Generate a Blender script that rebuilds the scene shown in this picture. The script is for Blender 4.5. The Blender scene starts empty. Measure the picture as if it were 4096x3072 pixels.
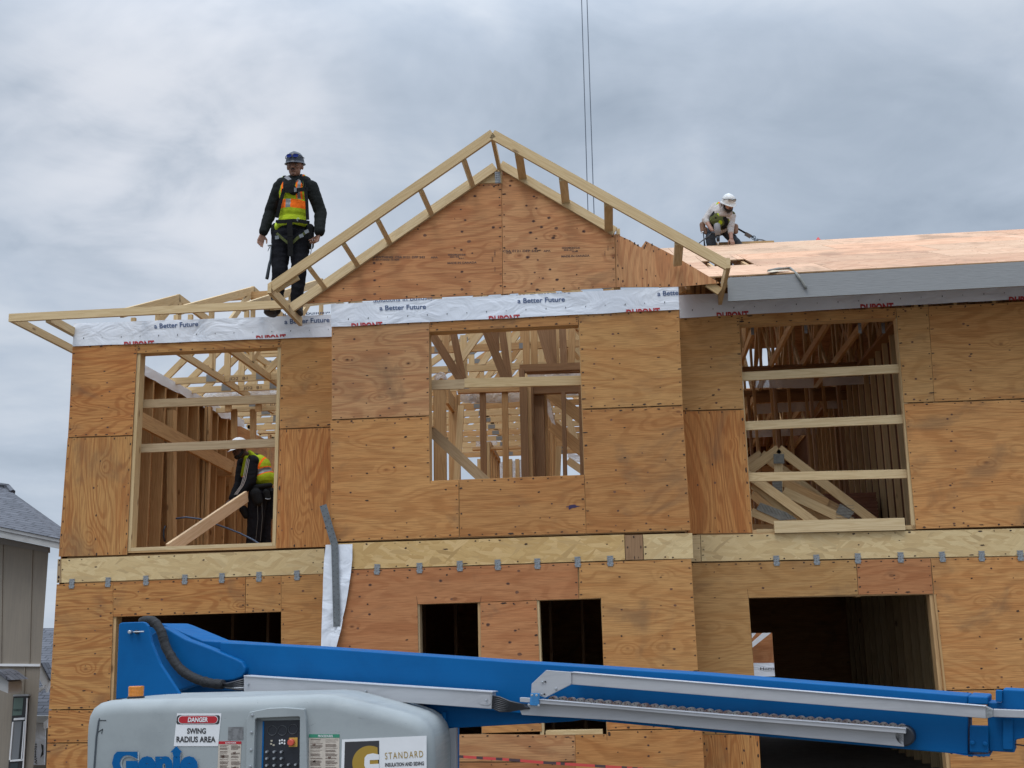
import bpy, bmesh, math, random
from mathutils import Vector, Matrix, noise
random.seed(11)
rad = math.radians
S = bpy.context.scene
COL = S.collection

# ------------------------------------------------------------------ camera
FPX, CAMP = 4683.12, Vector((0.0, -11.85, 1.7))
YAW, PITCH, ROLL = rad(-5.5547), rad(12.3013), rad(-1.2597)
_f = Vector((math.sin(YAW)*math.cos(PITCH), math.cos(YAW)*math.cos(PITCH), math.sin(PITCH)))
_r = Vector((math.cos(YAW), -math.sin(YAW), 0)); _u = _r.cross(_f)
_r2 = math.cos(ROLL)*_r + math.sin(ROLL)*_u
_u2 = -math.sin(ROLL)*_r + math.cos(ROLL)*_u
cam = bpy.data.cameras.new('camera'); camo = bpy.data.objects.new('camera', cam); COL.objects.link(camo)
camo.matrix_world = Matrix((( _r2.x, _u2.x, -_f.x, CAMP.x), (_r2.y, _u2.y, -_f.y, CAMP.y), (_r2.z, _u2.z, -_f.z, CAMP.z), (0, 0, 0, 1)))
cam.sensor_width = 36; cam.lens = FPX/4096*36; cam.clip_start = 0.05; cam.clip_end = 3000
S.camera = camo
S.render.resolution_x, S.render.resolution_y = 1024, 768

# ------------------------------------------------------------------ node helper
class NT:
    def __init__(s, tree): s.t = tree
    def n(s, typ, ins=None, **kw):
        nd = s.t.nodes.new(typ)
        for k, v in kw.items(): setattr(nd, k, v)
        for k, v in (ins or {}).items(): s.put(nd.inputs[k], v)
        return nd
    def put(s, sock, v):
        if isinstance(v, bpy.types.NodeSocket): s.t.links.new(v, sock)
        elif isinstance(v, bpy.types.Node): s.t.links.new(v.outputs[0], sock)
        else:
            if sock.type == 'RGBA' and len(v) == 3: v = (*v, 1)
            sock.default_value = v
    def m(s, op, a, b=0.0, c=None, clamp=False):
        ins = {0: a, 1: b}
        if c is not None: ins[2] = c
        return s.n('ShaderNodeMath', ins, operation=op, use_clamp=clamp).outputs[0]
    def vm(s, op, a, b=(0, 0, 0)):
        nd = s.n('ShaderNodeVectorMath', {0: a, 1: b}, operation=op)
        return nd.outputs[1] if op in ('LENGTH', 'DOT_PRODUCT') else nd.outputs[0]
    def mix(s, f, a, b, mode='MIX'):
        nd = s.n('ShaderNodeMix', None, data_type='RGBA', blend_type=mode)
        s.put(nd.inputs[0], f); s.put(nd.inputs[6], a); s.put(nd.inputs[7], b)
        return nd.outputs[2]
    def ramp(s, f, stops):
        nd = s.n('ShaderNodeValToRGB', {0: f}); cr = nd.color_ramp
        while len(cr.elements) < len(stops): cr.elements.new(0.5)
        for e, (p, c) in zip(cr.elements, stops):
            e.position = p; e.color = (*c, 1) if len(c) == 3 else c
        return nd.outputs[0]
    def mr(s, f, a, b, c=0.0, d=1.0):
        return s.n('ShaderNodeMapRange', {0: f, 1: a, 2: b, 3: c, 4: d}, interpolation_type='SMOOTHSTEP').outputs[0]
    def noise(s, vec, sc=1, det=2, rough=.5, dist=0.0):
        return s.n('ShaderNodeTexNoise', {'Vector': vec, 'Scale': sc, 'Detail': det, 'Roughness': rough, 'Distortion': dist}).outputs[0]
    def bump(s, h, st=.3, d=.01):
        return s.n('ShaderNodeBump', {'Height': h, 'Strength': st, 'Distance': d}).outputs[0]

def material(name):
    m = bpy.data.materials.new(name); m.use_nodes = True
    b = m.node_tree.nodes['Principled BSDF']
    return m, NT(m.node_tree), b

# ------------------------------------------------------------------ world: overcast sky
W = bpy.data.worlds.new('World'); S.world = W; W.use_nodes = True
wt = NT(W.node_tree); bg = W.node_tree.nodes['Background']
sky = wt.n('ShaderNodeTexSky', sky_type='NISHITA', sun_disc=False, sun_elevation=rad(52), sun_rotation=rad(200))
d = wt.n('ShaderNodeTexCoord').outputs['Generated']
sx = wt.n('ShaderNodeSeparateXYZ', {0: d}); dz = wt.m('MAXIMUM', sx.outputs[2], 0.0)
den = wt.m('ADD', dz, .22)
pl = wt.n('ShaderNodeCombineXYZ', {0: wt.m('DIVIDE', sx.outputs[0], den), 1: wt.m('DIVIDE', sx.outputs[1], den), 2: 3.7}).outputs[0]
c1 = wt.noise(wt.vm('ADD', pl, (4.2, 1.1, 0)), 1.5, 5, .55, .5)
c2 = wt.noise(wt.vm('ADD', pl, (7, 3, 1)), 4.2, 6, .6, .5)
cc = wt.m('ADD', wt.m('MULTIPLY', c1, .72), wt.m('MULTIPLY', c2, .28))
cloud = wt.ramp(cc, [(.33, (.35, .425, .53)), (.44, (.45, .53, .64)), (.52, (.53, .61, .725)), (.60, (.63, .70, .80)), (.72, (.78, .83, .91))])
low = wt.mr(dz, .0, .30, .55, 0)
cloud = wt.mix(low, cloud, (.58, .66, .77))
# the brighter break in the cloud to the left
gl = wt.vm('DOT_PRODUCT', d, tuple(Vector((-.345, .845, .405)).normalized()))
cloud = wt.mix(wt.m('MULTIPLY', wt.mr(gl, .982, 1.0, 0, .8), wt.mr(cc, .38, .58)), cloud, (.86, .89, .96))
skyc = wt.mix(1.0, sky.outputs[0], (.035, .035, .035), 'MULTIPLY')
tot = wt.mix(.88, skyc, cloud)
gain = wt.m('ADD', 1.0, wt.mr(dz, .42, .95, 0, 3.0))
gain = wt.m('MULTIPLY', gain, wt.m('ADD', 1.0, wt.mr(sx.outputs[1], .1, -.8, 0, .25)))
vs = wt.n('ShaderNodeVectorMath', {0: tot}, operation='SCALE'); wt.put(vs.inputs[3], gain)
wt.put(bg.inputs[0], vs.outputs[0]); bg.inputs[1].default_value = 1.0
W.cycles.sampling_method = 'MANUAL'; W.cycles.sample_map_resolution = 512

sun = bpy.data.lights.new('sun', 'SUN'); suno = bpy.data.objects.new('sun', sun); COL.objects.link(suno)
sun.energy = 1.0; sun.angle = rad(25); sun.color = (1, .955, .89)
suno.rotation_euler = (rad(27), 0, rad(-20))
S.view_settings.view_transform = 'Standard'; S.view_settings.look = 'None'
S.view_settings.exposure = 0.0; S.view_settings.gamma = 1
S.cycles.max_bounces = 6; S.cycles.diffuse_bounces = 3

# ------------------------------------------------------------------ geometry helpers
def ray(px, py):
    a, b = (px-2048)/FPX, (py-1536)/FPX
    return _r2*a - _u2*b + _f
def P(q, Y):                      # point of the plane y=Y seen at photo pixel q
    r = ray(*q); t = (Y-CAMP.y)/r.y
    return CAMP + r*t
def PX(q, X):
    r = ray(*q); t = (X-CAMP.x)/r.x
    return CAMP + r*t
def PZ(q, Z):
    r = ray(*q); t = (Z-CAMP.z)/r.z
    return CAMP + r*t
def PN(q, p0, n):
    r = ray(*q); t = (p0-CAMP).dot(n)/r.dot(n)
    return CAMP + r*t
def crop(ox, oy, s): return lambda x, y: (ox+x*s, oy+y*s)
k1 = crop(0, 1000, .6329); k2 = crop(1200, 1000, .7233); k3 = crop(2650, 900, .663)
k4 = crop(0, 1900, .7064); k5 = crop(1200, 2000, .7233); k6 = crop(2650, 2000, .6537)
g4 = crop(900, 500, .5124); g5 = crop(1900, 450, .5424); b1 = crop(950, 550, .4523)
l2 = crop(330, 2420, .393); l3 = crop(950, 2650, .4069); l4 = crop(1950, 2600, .4295); l5 = crop(3300, 2650, .3598)
r6 = crop(1680, 1280, .41); r7 = crop(2900, 1250, .5544); b3 = crop(2780, 740, .15674); b4 = crop(880, 1700, .3135)
w3 = crop(500, 1350, .5426); q2 = crop(2650, 700, .3616); n1 = crop(0, 1900, .7071)

class MB:
    def __init__(s): s.v = []; s.f = []; s.uv = []; s.mi = []; s.r = []
    def face(s, pts, uvs=None, mi=0, r=None):
        i = len(s.v); s.v += [tuple(p) for p in pts]; s.f.append(tuple(range(i, i+len(pts))))
        s.uv += uvs or [(p[0], p[2]) for p in pts]; s.mi.append(mi); s.r.append(random.random() if r is None else r)
    def mesh(s, vs, fs, mi=0, r=None, uvf=None):
        i = len(s.v); s.v += [tuple(p) for p in vs]; r = random.random() if r is None else r
        for f in fs:
            s.f.append(tuple(i+a for a in f)); s.mi.append(mi); s.r.append(r)
            s.uv += [uvf(vs[a]) if uvf else (vs[a][0], vs[a][2]) for a in f]
    def board(s, a, b, w=.089, t=.038, up=(0, 0, 1), mi=0, r=None):
        a = Vector(a); b = Vector(b); x = b-a; L = x.length; x.normalize(); up = Vector(up)
        z = up - x*up.dot(x)
        if z.length < 1e-4: z = Vector((1, 0, 0)) - x*x.x
        z.normalize(); y = z.cross(x); r = random.random() if r is None else r
        o = random.random()*30
        c = [(-1, -1), (1, -1), (1, 1), (-1, 1)]
        va = [a + y*(t/2*i) + z*(w/2*j) for i, j in c]; vb = [p + x*L for p in va]
        per = [0, t, t+w, 2*t+w, 2*t+2*w]
        for i in range(4):
            j = (i+1) % 4
            s.face([va[i], vb[i], vb[j], va[j]], [(o, per[i]), (o+L, per[i]), (o+L, per[i+1]), (o, per[i+1])], mi, r)
        s.face(va[::1], [(o, 3), (o+.02, 3), (o+.02, 3.05), (o, 3.05)], mi, r)
        s.face(vb[::-1], [(o, 3), (o+.02, 3), (o+.02, 3.05), (o, 3.05)], mi, r)
    def box(s, lo, hi, mi=0, r=None):
        lo = Vector(lo); hi = Vector(hi); c = (lo+hi)/2
        d_ = hi-lo
        if d_.x >= d_.z: s.board((lo.x, c.y, c.z), (hi.x, c.y, c.z), d_.z, d_.y, (0, 0, 1), mi, r)
        else: s.board((c.x, c.y, lo.z), (c.x, c.y, hi.z), d_.x, d_.y, (1, 0, 0), mi, r)
    def prism(s, pts, off, mi=0, r=None, vert=False, side=None):   # polygon extruded by vector off
        r = random.random() if r is None else r; off = Vector(off); o = random.random()*40
        uvf = (lambda p: (p[2]+o, p[0])) if vert else (lambda p: (p[0]+o, p[2]))
        pts = [Vector(p) for p in pts]; bk = [p+off for p in pts]; n = len(pts)
        s.face(pts, [uvf(p) for p in pts], mi, r); s.face(bk[::-1], [uvf(p) for p in bk[::-1]], mi, r)
        sm_ = mi if side is None else side
        for i in range(n):
            j = (i+1) % n
            s.face([pts[j], pts[i], bk[i], bk[j]], [(o, 0), (o+(pts[i]-pts[j]).length, 0), (o+(pts[i]-pts[j]).length, off.length), (o, off.length)], sm_, r)
    def tube(s, pts, r0, seg=10, mi=0, cap=True, r=None, prof=None):
        pts = [Vector(p) for p in pts]; rr = random.random() if r is None else r
        n = len(pts); rs = r0 if isinstance(r0, (list, tuple)) else [r0]*n
        rings = []; ref = None
        for i, p in enumerate(pts):
            t = (pts[min(i+1, n-1)]-pts[max(i-1, 0)]).normalized()
            if ref is None: ref = t.orthogonal().normalized()
            ref = (ref - t*ref.dot(t)).normalized(); bi = t.cross(ref)
            rings.append([p + (ref*math.cos(2*math.pi*k/seg)+bi*math.sin(2*math.pi*k/seg))*rs[i] for k in range(seg)])
        vs = [q for R_ in rings for q in R_]; fs = []
        for i in range(n-1):
            for k in range(seg):
                fs.append((i*seg+k, i*seg+(k+1) % seg, (i+1)*seg+(k+1) % seg, (i+1)*seg+k))
        if cap: fs += [tuple(range(seg))[::-1], tuple((n-1)*seg+k for k in range(seg))]
        s.mesh(vs, fs, mi, rr)
    def ell(s, c, rx, ry, rz, M_=None, seg=16, rings=10, mi=0, r=None):
        c = Vector(c); M_ = M_ or Matrix.Identity(3); vs = [c + M_ @ Vector((0, 0, rz))]
        for i in range(1, rings):
            a = math.pi*i/rings
            for k in range(seg):
                b = 2*math.pi*k/seg
                vs.append(c + M_ @ Vector((rx*math.sin(a)*math.cos(b), ry*math.sin(a)*math.sin(b), rz*math.cos(a))))
        vs.append(c + M_ @ Vector((0, 0, -rz))); fs = []
        for k in range(seg): fs.append((0, 1+k, 1+(k+1) % seg))
        for i in range(rings-2):
            for k in range(seg):
                a = 1+i*seg+k; b = 1+i*seg+(k+1) % seg
                fs.append((a, a+seg, b+seg, b))
        for k in range(seg): fs.append((1+(rings-2)*seg+k, len(vs)-1, 1+(rings-2)*seg+(k+1) % seg))
        s.mesh(vs, fs, mi, r)
    def cap(s, a, b, ra, rb, seg=14):        # tapered capsule
        a = Vector(a); b = Vector(b); x = (b-a); L = x.length
        if L < 1e-5: s.ell(a, ra, ra, ra); return
        x.normalize(); pts = []; rs = []
        for i in range(5):
            an = math.pi/2*(1-i/4.0); pts.append(a - x*ra*math.sin(an)); rs.append(max(ra*math.cos(an), 1e-4))
        for i in range(1, 5):
            pts.append(a + x*L*i/5); rs.append(ra+(rb-ra)*i/5)
        for i in range(5):
            an = math.pi/2*i/4.0; pts.append(b + x*rb*math.sin(an)); rs.append(max(rb*math.cos(an), 1e-4))
        s.tube(pts, rs, seg)
    def build(s, name, mats, parent=None, smooth=False, bevel=0, weld=False):
        me = bpy.data.meshes.new(name); me.from_pydata(s.v, [], s.f)
        for m in (mats if isinstance(mats, (list, tuple)) else [mats]): me.materials.append(m)
        me.polygons.foreach_set('material_index', s.mi)
        me.polygons.foreach_set('use_smooth', [smooth]*len(s.f))
        uvl = me.uv_layers.new(name='UVMap'); uvl.data.foreach_set('uv', [c for q in s.uv for c in q])
        at = me.attributes.new('rnd', 'FLOAT', 'FACE'); at.data.foreach_set('value', s.r)
        if weld or bevel:
            bm = bmesh.new(); bm.from_mesh(me); bmesh.ops.remove_doubles(bm, verts=bm.verts, dist=1e-5)
            bmesh.ops.recalc_face_normals(bm, faces=bm.faces)
            if bevel:
                es = [e for e in bm.edges if len(e.link_faces) == 2 and e.calc_face_angle(0) > rad(30)]
                bmesh.ops.bevel(bm, geom=es, offset=bevel, segments=3, affect='EDGES', profile=.5)
            bm.to_mesh(me); bm.free()
        me.validate(); me.update()
        return link(bpy.data.objects.new(name, me), parent)

def link(o, parent=None):
    COL.objects.link(o)
    if parent is not None:
        o.parent = parent; o.matrix_parent_inverse = Matrix.Translation(WP(parent)).inverted()
    return o
def WP(o):
    p = Vector((0, 0, 0)); q = o
    return Vector(o.get('_w', (0, 0, 0)))
def tag(o, label=None, cat=None, group=None, kind=None):
    if label: o['label'] = label
    if cat: o['category'] = cat
    if group: o['group'] = group
    if kind: o['kind'] = kind
    return o
def thing(name, loc, label, cat, group=None):
    o = bpy.data.objects.new(name, None); o.location = loc; o.empty_display_size = .2
    o['_w'] = tuple(loc); COL.objects.link(o)
    return tag(o, label, cat, group)

def inset(pts, g):          # pts: 3D points in a y=const plane, order either way
    n = len(pts); A = sum(pts[i].x*pts[(i+1) % n].z - pts[(i+1) % n].x*pts[i].z for i in range(n))
    sg = 1 if A > 0 else -1; out = []
    for i in range(n):
        a, b, c = pts[i-1], pts[i], pts[(i+1) % n]
        d1 = Vector((b.x-a.x, b.z-a.z)).normalized(); d2 = Vector((c.x-b.x, c.z-b.z)).normalized()
        n1_ = Vector((-d1.y, d1.x))*sg; n2_ = Vector((-d2.y, d2.x))*sg
        m_ = n1_+n2_; k = g*2/max(m_.length_squared, .3)
        out.append(Vector((b.x+m_.x*k, b.y, b.z+m_.y*k)))
    return out
def inside(p, poly):
    c = False; n = len(poly)
    for i in range(n):
        a, b = poly[i], poly[(i+1) % n]
        if (a.z > p[1]) != (b.z > p[1]) and p[0] < (b.x-a.x)*(p[1]-a.z)/(b.z-a.z)+a.x: c = not c
    return c

# ------------------------------------------------------------------ materials
def uvr(t, k=37.0):
    uv = t.n('ShaderNodeUVMap').outputs[0]; sp = t.n('ShaderNodeSeparateXYZ', {0: uv})
    r = t.n('ShaderNodeAttribute', attribute_name='rnd').outputs['Fac']
    return sp.outputs[0], sp.outputs[1], r, t.m('MULTIPLY', r, k)
def cv(t, x, y, z): return t.n('ShaderNodeCombineXYZ', {0: x, 1: y, 2: z}).outputs[0]

def ply_mat(name, light, dark, red, freq=55, contrast=.5, knots=.8, rough=.75):
    kf = (.99, .935, .915) if name != 'roof_deck_plywood' else (1, 1, 1)
    light, dark, red = [tuple(a*b_ for a, b_ in zip(c_, kf)) for c_ in (light, dark, red)]
    m, t, b = material(name); u, v, r, rz = uvr(t)
    f = t.noise(cv(t, t.m('MULTIPLY', u, .55), t.m('MULTIPLY', v, 2.3), rz), 1.0, 2.4, .45, .5)
    # growth-ring figure: level lines of a stretched field, pulled round the knots
    kv = t.n('ShaderNodeTexVoronoi', {'Vector': cv(t, t.m('MULTIPLY', u, 2.6), t.m('MULTIPLY', v, 4.6), rz), 'Scale': 1.0, 'Randomness': .95}, feature='F1')
    kd, kc = kv.outputs['Distance'], kv.outputs['Color']
    kr = t.n('ShaderNodeSeparateColor', {0: kc}).outputs[0]
    on = t.m('GREATER_THAN', kr, 1-knots*.42)
    pull = t.m('MULTIPLY', t.mr(kd, .0, .42, .12, 0), on)
    fld = t.m('ADD', f, pull)
    w = t.m('SINE', t.m('MULTIPLY', fld, freq))
    w = t.mr(w, -.3, .95)
    fine = t.noise(cv(t, t.m('MULTIPLY', u, 5), t.m('MULTIPLY', v, 210), rz), 1, 3, .6)
    pat = t.noise(cv(t, t.m('MULTIPLY', u, .8), t.m('MULTIPLY', v, 4.5), t.m('ADD', rz, 9)), 1.2, 5, .6, .5)
    c = t.mix(t.m('MULTIPLY', t.m('MULTIPLY', w, contrast), t.mr(pat, .3, .62, .25, 1)), light, dark)
    c = t.mix(t.m('MULTIPLY', t.mr(pat, .38, .66), .55), c, red)
    c = t.mix(t.m('MULTIPLY', t.mr(fine, .38, .66), .50), c, tuple(x*.55 for x in dark))
    kn = t.m('MULTIPLY', t.mr(kd, .045, .095, 1, 0), on)
    c = t.mix(t.m('MULTIPLY', kn, .62), c, (.16, .060, .028))
    core = t.m('MULTIPLY', t.mr(kd, .018, .045, 1, 0), t.m('GREATER_THAN', kr, 1-knots*.22))
    c = t.mix(t.m('MULTIPLY', core, .85), c, (.022, .010, .006))
    tint = t.ramp(t.m('FRACT', t.m('MULTIPLY', r, 7.31)), [(0, (.80, .74, .66)), (.3, (1.04, .92, .80)), (.55, (.92, .93, .86)), (.8, (1.02, .98, .90)), (1, (1.14, 1.08, 1.0))])
    c = t.mix(1.0, c, tint, 'MULTIPLY')
    # weather stains, soft blotches
    st = t.noise(cv(t, t.m('MULTIPLY', u, 1.1), t.m('MULTIPLY', v, 1.3), t.m('ADD', rz, 3)), 1.3, 5, .6, .6)
    c = t.mix(t.m('MULTIPLY', t.mr(st, .53, .72), .5), c, (.15, .09, .05))
    t.put(b.inputs['Base Color'], c); b.inputs['Roughness'].default_value = rough
    b.inputs['Specular IOR Level'].default_value = .25
    h = t.m('ADD', t.m('MULTIPLY', fine, .5), t.m('MULTIPLY', w, .2))
    t.put(b.inputs['Normal'], t.bump(h, .25, .004))
    return m
PLY = ply_mat('sheathing_plywood', (.58, .325, .128), (.36, .165, .056), (.51, .235, .080), 95, .65)
PLYR = ply_mat('reddish_plywood', (.52, .270, .128), (.34, .145, .060), (.46, .205, .090), 60, .65, 1.2)
PLYY = ply_mat('yellow_plywood', (.56, .37, .165), (.38, .215, .082), (.49, .28, .105), 80, .55, .8)
PLYB = ply_mat('bold_grain_plywood', (.56, .310, .115), (.31, .120, .038), (.49, .215, .068), 120, .8, .8)
PLYG = ply_mat('gable_plywood', (.58, .335, .165), (.36, .160, .075), (.52, .255, .115), 70, .8, 1.5)
PLYD = ply_mat('roof_deck_plywood', (.74, .50, .35), (.52, .29, .18), (.68, .42, .29), 140, .8, .4)
PLYI = ply_mat('inside_plywood', (.54, .325, .150), (.38, .19, .075), (.48, .245, .10), 55, .5)
PLYK = ply_mat('shade_toned_plywood', (.17, .085, .045), (.11, .05, .026), (.14, .06, .03), 55, .5)  # darkened copy of the inside plywood: shade behind the studs put into its colour

def lumber_mat(name, light, dark, knotc=(.16, .08, .035)):
    m, t, b = material(name); u, v, r, rz = uvr(t, 91)
    f = t.noise(cv(t, t.m('MULTIPLY', u, .9), t.m('MULTIPLY', v, 14), rz), 1, 2, .5, .3)
    w = t.mr(t.m('SINE', t.m('MULTIPLY', f, 46)), -.4, .9)
    fine = t.noise(cv(t, t.m('MULTIPLY', u, 6), t.m('MULTIPLY', v, 330), rz), 1, 2, .6)
    c = t.mix(t.m('MULTIPLY', w, .42), light, dark)
    c = t.mix(t.m('MULTIPLY', t.mr(fine, .45, .75), .3), c, tuple(x*.6 for x in dark))
    kv = t.n('ShaderNodeTexVoronoi', {'Vector': cv(t, t.m('MULTIPLY', u, 2.2), t.m('MULTIPLY', v, 6.5), rz), 'Scale': 1.0}, feature='F1')
    kr = t.n('ShaderNodeSeparateColor', {0: kv.outputs['Color']}).outputs[0]
    on = t.m('GREATER_THAN', kr, .55)
    c = t.mix(t.m('MULTIPLY', t.m('MULTIPLY', t.mr(kv.outputs['Distance'], .05, .13, 1, 0), on), .75), c, knotc)
    tint = t.ramp(t.m('FRACT', t.m('MULTIPLY', r, 5.77)), [(0, (.80, .74, .66)), (.4, (.97, .93, .86)), (.75, (1, 1, 1)), (1, (1.05, 1.0, .92))])
    c = t.mix(1.0, c, tint, 'MULTIPLY')
    t.put(b.inputs['Base Color'], c); b.inputs['Roughness'].default_value = .7
    b.inputs['Specular IOR Level'].default_value = .3
    t.put(b.inputs['Normal'], t.bump(fine, .2, .003))
    return m
LUM = lumber_mat('pale_lumber', (.63, .475, .27), (.48, .325, .155))
LUMI = lumber_mat('framing_lumber', (.54, .345, .165), (.38, .21, .09))
LUMD = lumber_mat('dark_brown_lumber', (.30, .175, .09), (.20, .105, .05))  # lumber in a darker brown tone
LUMW = lumber_mat('weathered_lumber', (.45, .33, .20), (.30, .20, .105))

def osb_mat(name, c0, c1_, c2_):
    m, t, b = material(name); u, v, r, rz = uvr(t)
    prev = None
    for i, (ang, sc) in enumerate(((.15, 1.0), (-.5, 1.3), (.7, .85), (-.12, 1.5))):
        ca, sa = math.cos(ang), math.sin(ang)
        x = t.m('ADD', t.m('MULTIPLY', u, ca), t.m('MULTIPLY', v, sa)); y = t.m('SUBTRACT', t.m('MULTIPLY', v, ca), t.m('MULTIPLY', u, sa))
        vo = t.n('ShaderNodeTexVoronoi', {'Vector': cv(t, t.m('MULTIPLY', x, 4.2*sc), t.m('MULTIPLY', y, 19*sc), t.m('ADD', rz, i*3)), 'Scale': 1.0}, feature='F1')
        cs = t.n('ShaderNodeSeparateColor', {0: vo.outputs['Color']})
        col = t.ramp(cs.outputs[0], [(.0, c0), (.45, c1_), (.85, c2_), (1, tuple(a*.8 for a in c0))])
        strk = t.noise(cv(t, t.m('MULTIPLY', x, 12), t.m('MULTIPLY', y, 300), rz), 1, 2, .6)
        col = t.mix(t.m('MULTIPLY', t.mr(strk, .45, .7), .35), col, tuple(a*.5 for a in c0))
        col = t.mix(.30, col, c1_); prev = col if prev is None else t.mix(t.m('GREATER_THAN', cs.outputs[1], .62), prev, col)
    t.put(b.inputs['Base Color'], prev); b.inputs['Roughness'].default_value = .6
    t.put(b.inputs['Normal'], t.bump(t.n('ShaderNodeRGBToBW', {0: prev}), .3, .004))
    return m
OSBY = osb_mat('golden_strand_board', (.46, .27, .09), (.58, .37, .14), (.68, .46, .21))
OSBP = osb_mat('pale_strand_board', (.50, .33, .145), (.60, .425, .20), (.69, .52, .27))

def simple(name, col, rough=.6, metal=0.0, spec=.5, var=.0, sc=6.0, bump=0.0, bsc=60.0, dark=None):
    m, t, b = material(name); b.inputs['Roughness'].default_value = rough; b.inputs['Metallic'].default_value = metal
    b.inputs['Specular IOR Level'].default_value = spec
    o = t.n('ShaderNodeTexCoord').outputs['Object']
    if var:
        n_ = t.noise(o, sc, 5, .6, .3)
        t.put(b.inputs['Base Color'], t.mix(t.mr(n_, .35, .7, 0, var), col, dark or tuple(x*.45 for x in col)))
    else: b.inputs['Base Color'].default_value = (*col, 1)
    if bump: t.put(b.inputs['Normal'], t.bump(t.noise(o, bsc, 4, .6), bump, .01))
    return m
NAIL = simple('nail_mark', (.045, .022, .012), .8)
PLYEDGE = simple('plywood_edge', (.33, .19, .085), .8, var=.5, sc=30)

def tyvek_mat():
    m, t, b = material('white_house_wrap'); o = t.n('ShaderNodeTexCoord').outputs['Object']
    n_ = t.noise(t.vm('MULTIPLY', o, (1.6, 1, 2.8)), 1.6, 3, .5, 1.0); n2 = t.noise(o, 22, 4, .6, .5)
    c = t.mix(t.mr(n_, .3, .75, 0, .35), (.76, .78, .82), (.60, .62, .68))
    t.put(b.inputs['Base Color'], c); b.inputs['Roughness'].default_value = .5
    h = t.m('ADD', t.m('MULTIPLY', n_, 1.0), t.m('MULTIPLY', n2, .05))
    t.put(b.inputs['Normal'], t.bump(h, .5, .06)); return m
TYV = tyvek_mat()
def film_mat():
    m, t, b = material('milky_plastic_film'); b.inputs['Base Color'].default_value = (.75, .72, .70, 1)
    b.inputs['Roughness'].default_value = .35
    b.inputs['Alpha'].default_value = .55
    o = t.n('ShaderNodeTexCoord').outputs['Object']
    t.put(b.inputs['Normal'], t.bump(t.noise(o, 5, 4, .6, 1.0), .9, .05)); return m
FILM = film_mat()
INKB = simple('blue_ink', (.06, .10, .21), .6); INKR = simple('red_ink', (.42, .03, .035), .6); INKK = simple('black_ink', (.03, .028, .03), .6)
INKP = simple('faded_black_ink', (.10, .055, .04), .7)
GALV = simple('galvanized_steel', (.31, .32, .325), .45, .55, .5, .6, 60, .25, 90)
GALVD = simple('dull_galvanized_steel', (.17, .18, .185), .55, .4, .4, .5, 25, .1, 60, (.09, .10, .105))
def fascia_mat():
    m, t, b = material('grey_primed_fascia'); o = t.n('ShaderNodeTexCoord').outputs['Object']
    w = t.noise(t.vm('MULTIPLY', o, (7, 1, 120)), 1, 3, .55, .5); g = t.noise(t.vm('MULTIPLY', o, (1, 1, 1)), 2.0, 4, .6)
    c = t.mix(t.mr(w, .35, .7, 0, .35), (.275, .275, .27), (.185, .188, .185)); c = t.mix(t.mr(g, .45, .75, 0, .25), c, (.21, .212, .208))
    t.put(b.inputs['Base Color'], c); b.inputs['Roughness'].default_value = .65
    t.put(b.inputs['Normal'], t.bump(w, .4, .006)); return m
FASC = fascia_mat()

# ------------------------------------------------------------------ text helper
def text_mesh(body, bold=.0, shear=0.0, spacing=1.0):
    cu = bpy.data.curves.new('tmp', 'FONT'); cu.body = body; cu.offset = bold; cu.shear = shear; cu.space_character = spacing
    cu.resolution_u = 3; o = bpy.data.objects.new('tmp', cu); COL.objects.link(o)
    me = bpy.data.meshes.new_from_object(o.evaluated_get(bpy.context.evaluated_depsgraph_get()))
    bpy.data.objects.remove(o); bpy.data.curves.remove(cu)
    vs = [v.co.copy() for v in me.vertices]; fs = [tuple(p.vertices) for p in me.polygons]
    bpy.data.meshes.remove(me); return vs, fs
def text_on(mb, body, fn, w, h, mi=0, bold=.0, shear=0.0, spacing=1.0, clip=None, capw=None):
    """fn maps (x 0..w, y 0..h) to a world point; the text is stretched to w by cap height h; clip=(ymin,ymax) in 0..h"""
    vs, fs = text_mesh(body, bold, shear, spacing)
    bm = bmesh.new(); bv = [bm.verts.new(v) for v in vs]
    for f in fs:
        try: bm.faces.new([bv[i] for i in f])
        except ValueError: pass
    x0 = min(v.x for v in vs); x1 = max(v.x for v in vs); cap = .73
    for v in bm.verts: v.co = Vector(((v.co.x-x0)/(x1-x0)*w, v.co.y/cap*h, 0))
    if clip:
        for co, no in (((0, clip[0], 0), (0, -1, 0)), ((0, clip[1], 0), (0, 1, 0))):
            bmesh.ops.bisect_plane(bm, geom=bm.verts[:]+bm.edges[:]+bm.faces[:], plane_co=co, plane_no=no, clear_outer=True)
    if capw:
        bmesh.ops.bisect_plane(bm, geom=bm.verts[:]+bm.edges[:]+bm.faces[:], plane_co=(capw, 0, 0), plane_no=(1, 0, 0), clear_outer=True)
    bm.verts.index_update()
    V = [fn(v.co.x, v.co.y) for v in bm.verts]; F = [tuple(v.index for v in f.verts) for f in bm.faces]
    bm.free(); mb.mesh(V, F, mi)
def text_px(mb, body, a, b, h, Y, **kw):     # baseline from photo pixel a to b, letter height h px, on plane y=Y
    a = Vector(a); b = Vector(b); L = (b-a).length; x = (b-a)/L; up = Vector((x.y, -x.x))
    fn = lambda s_, t_: P(tuple(a+x*s_+up*t_), Y)
    text_on(mb, body, fn, L, h, **kw)

# ================================================================== THE HOUSE
YL = .6; YB = 0.0
house = thing('house_under_construction', (-2.5, 5.0, 0), 'two-storey timber-framed house under construction, plywood sheathed, with an open front gable', 'house')

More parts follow.
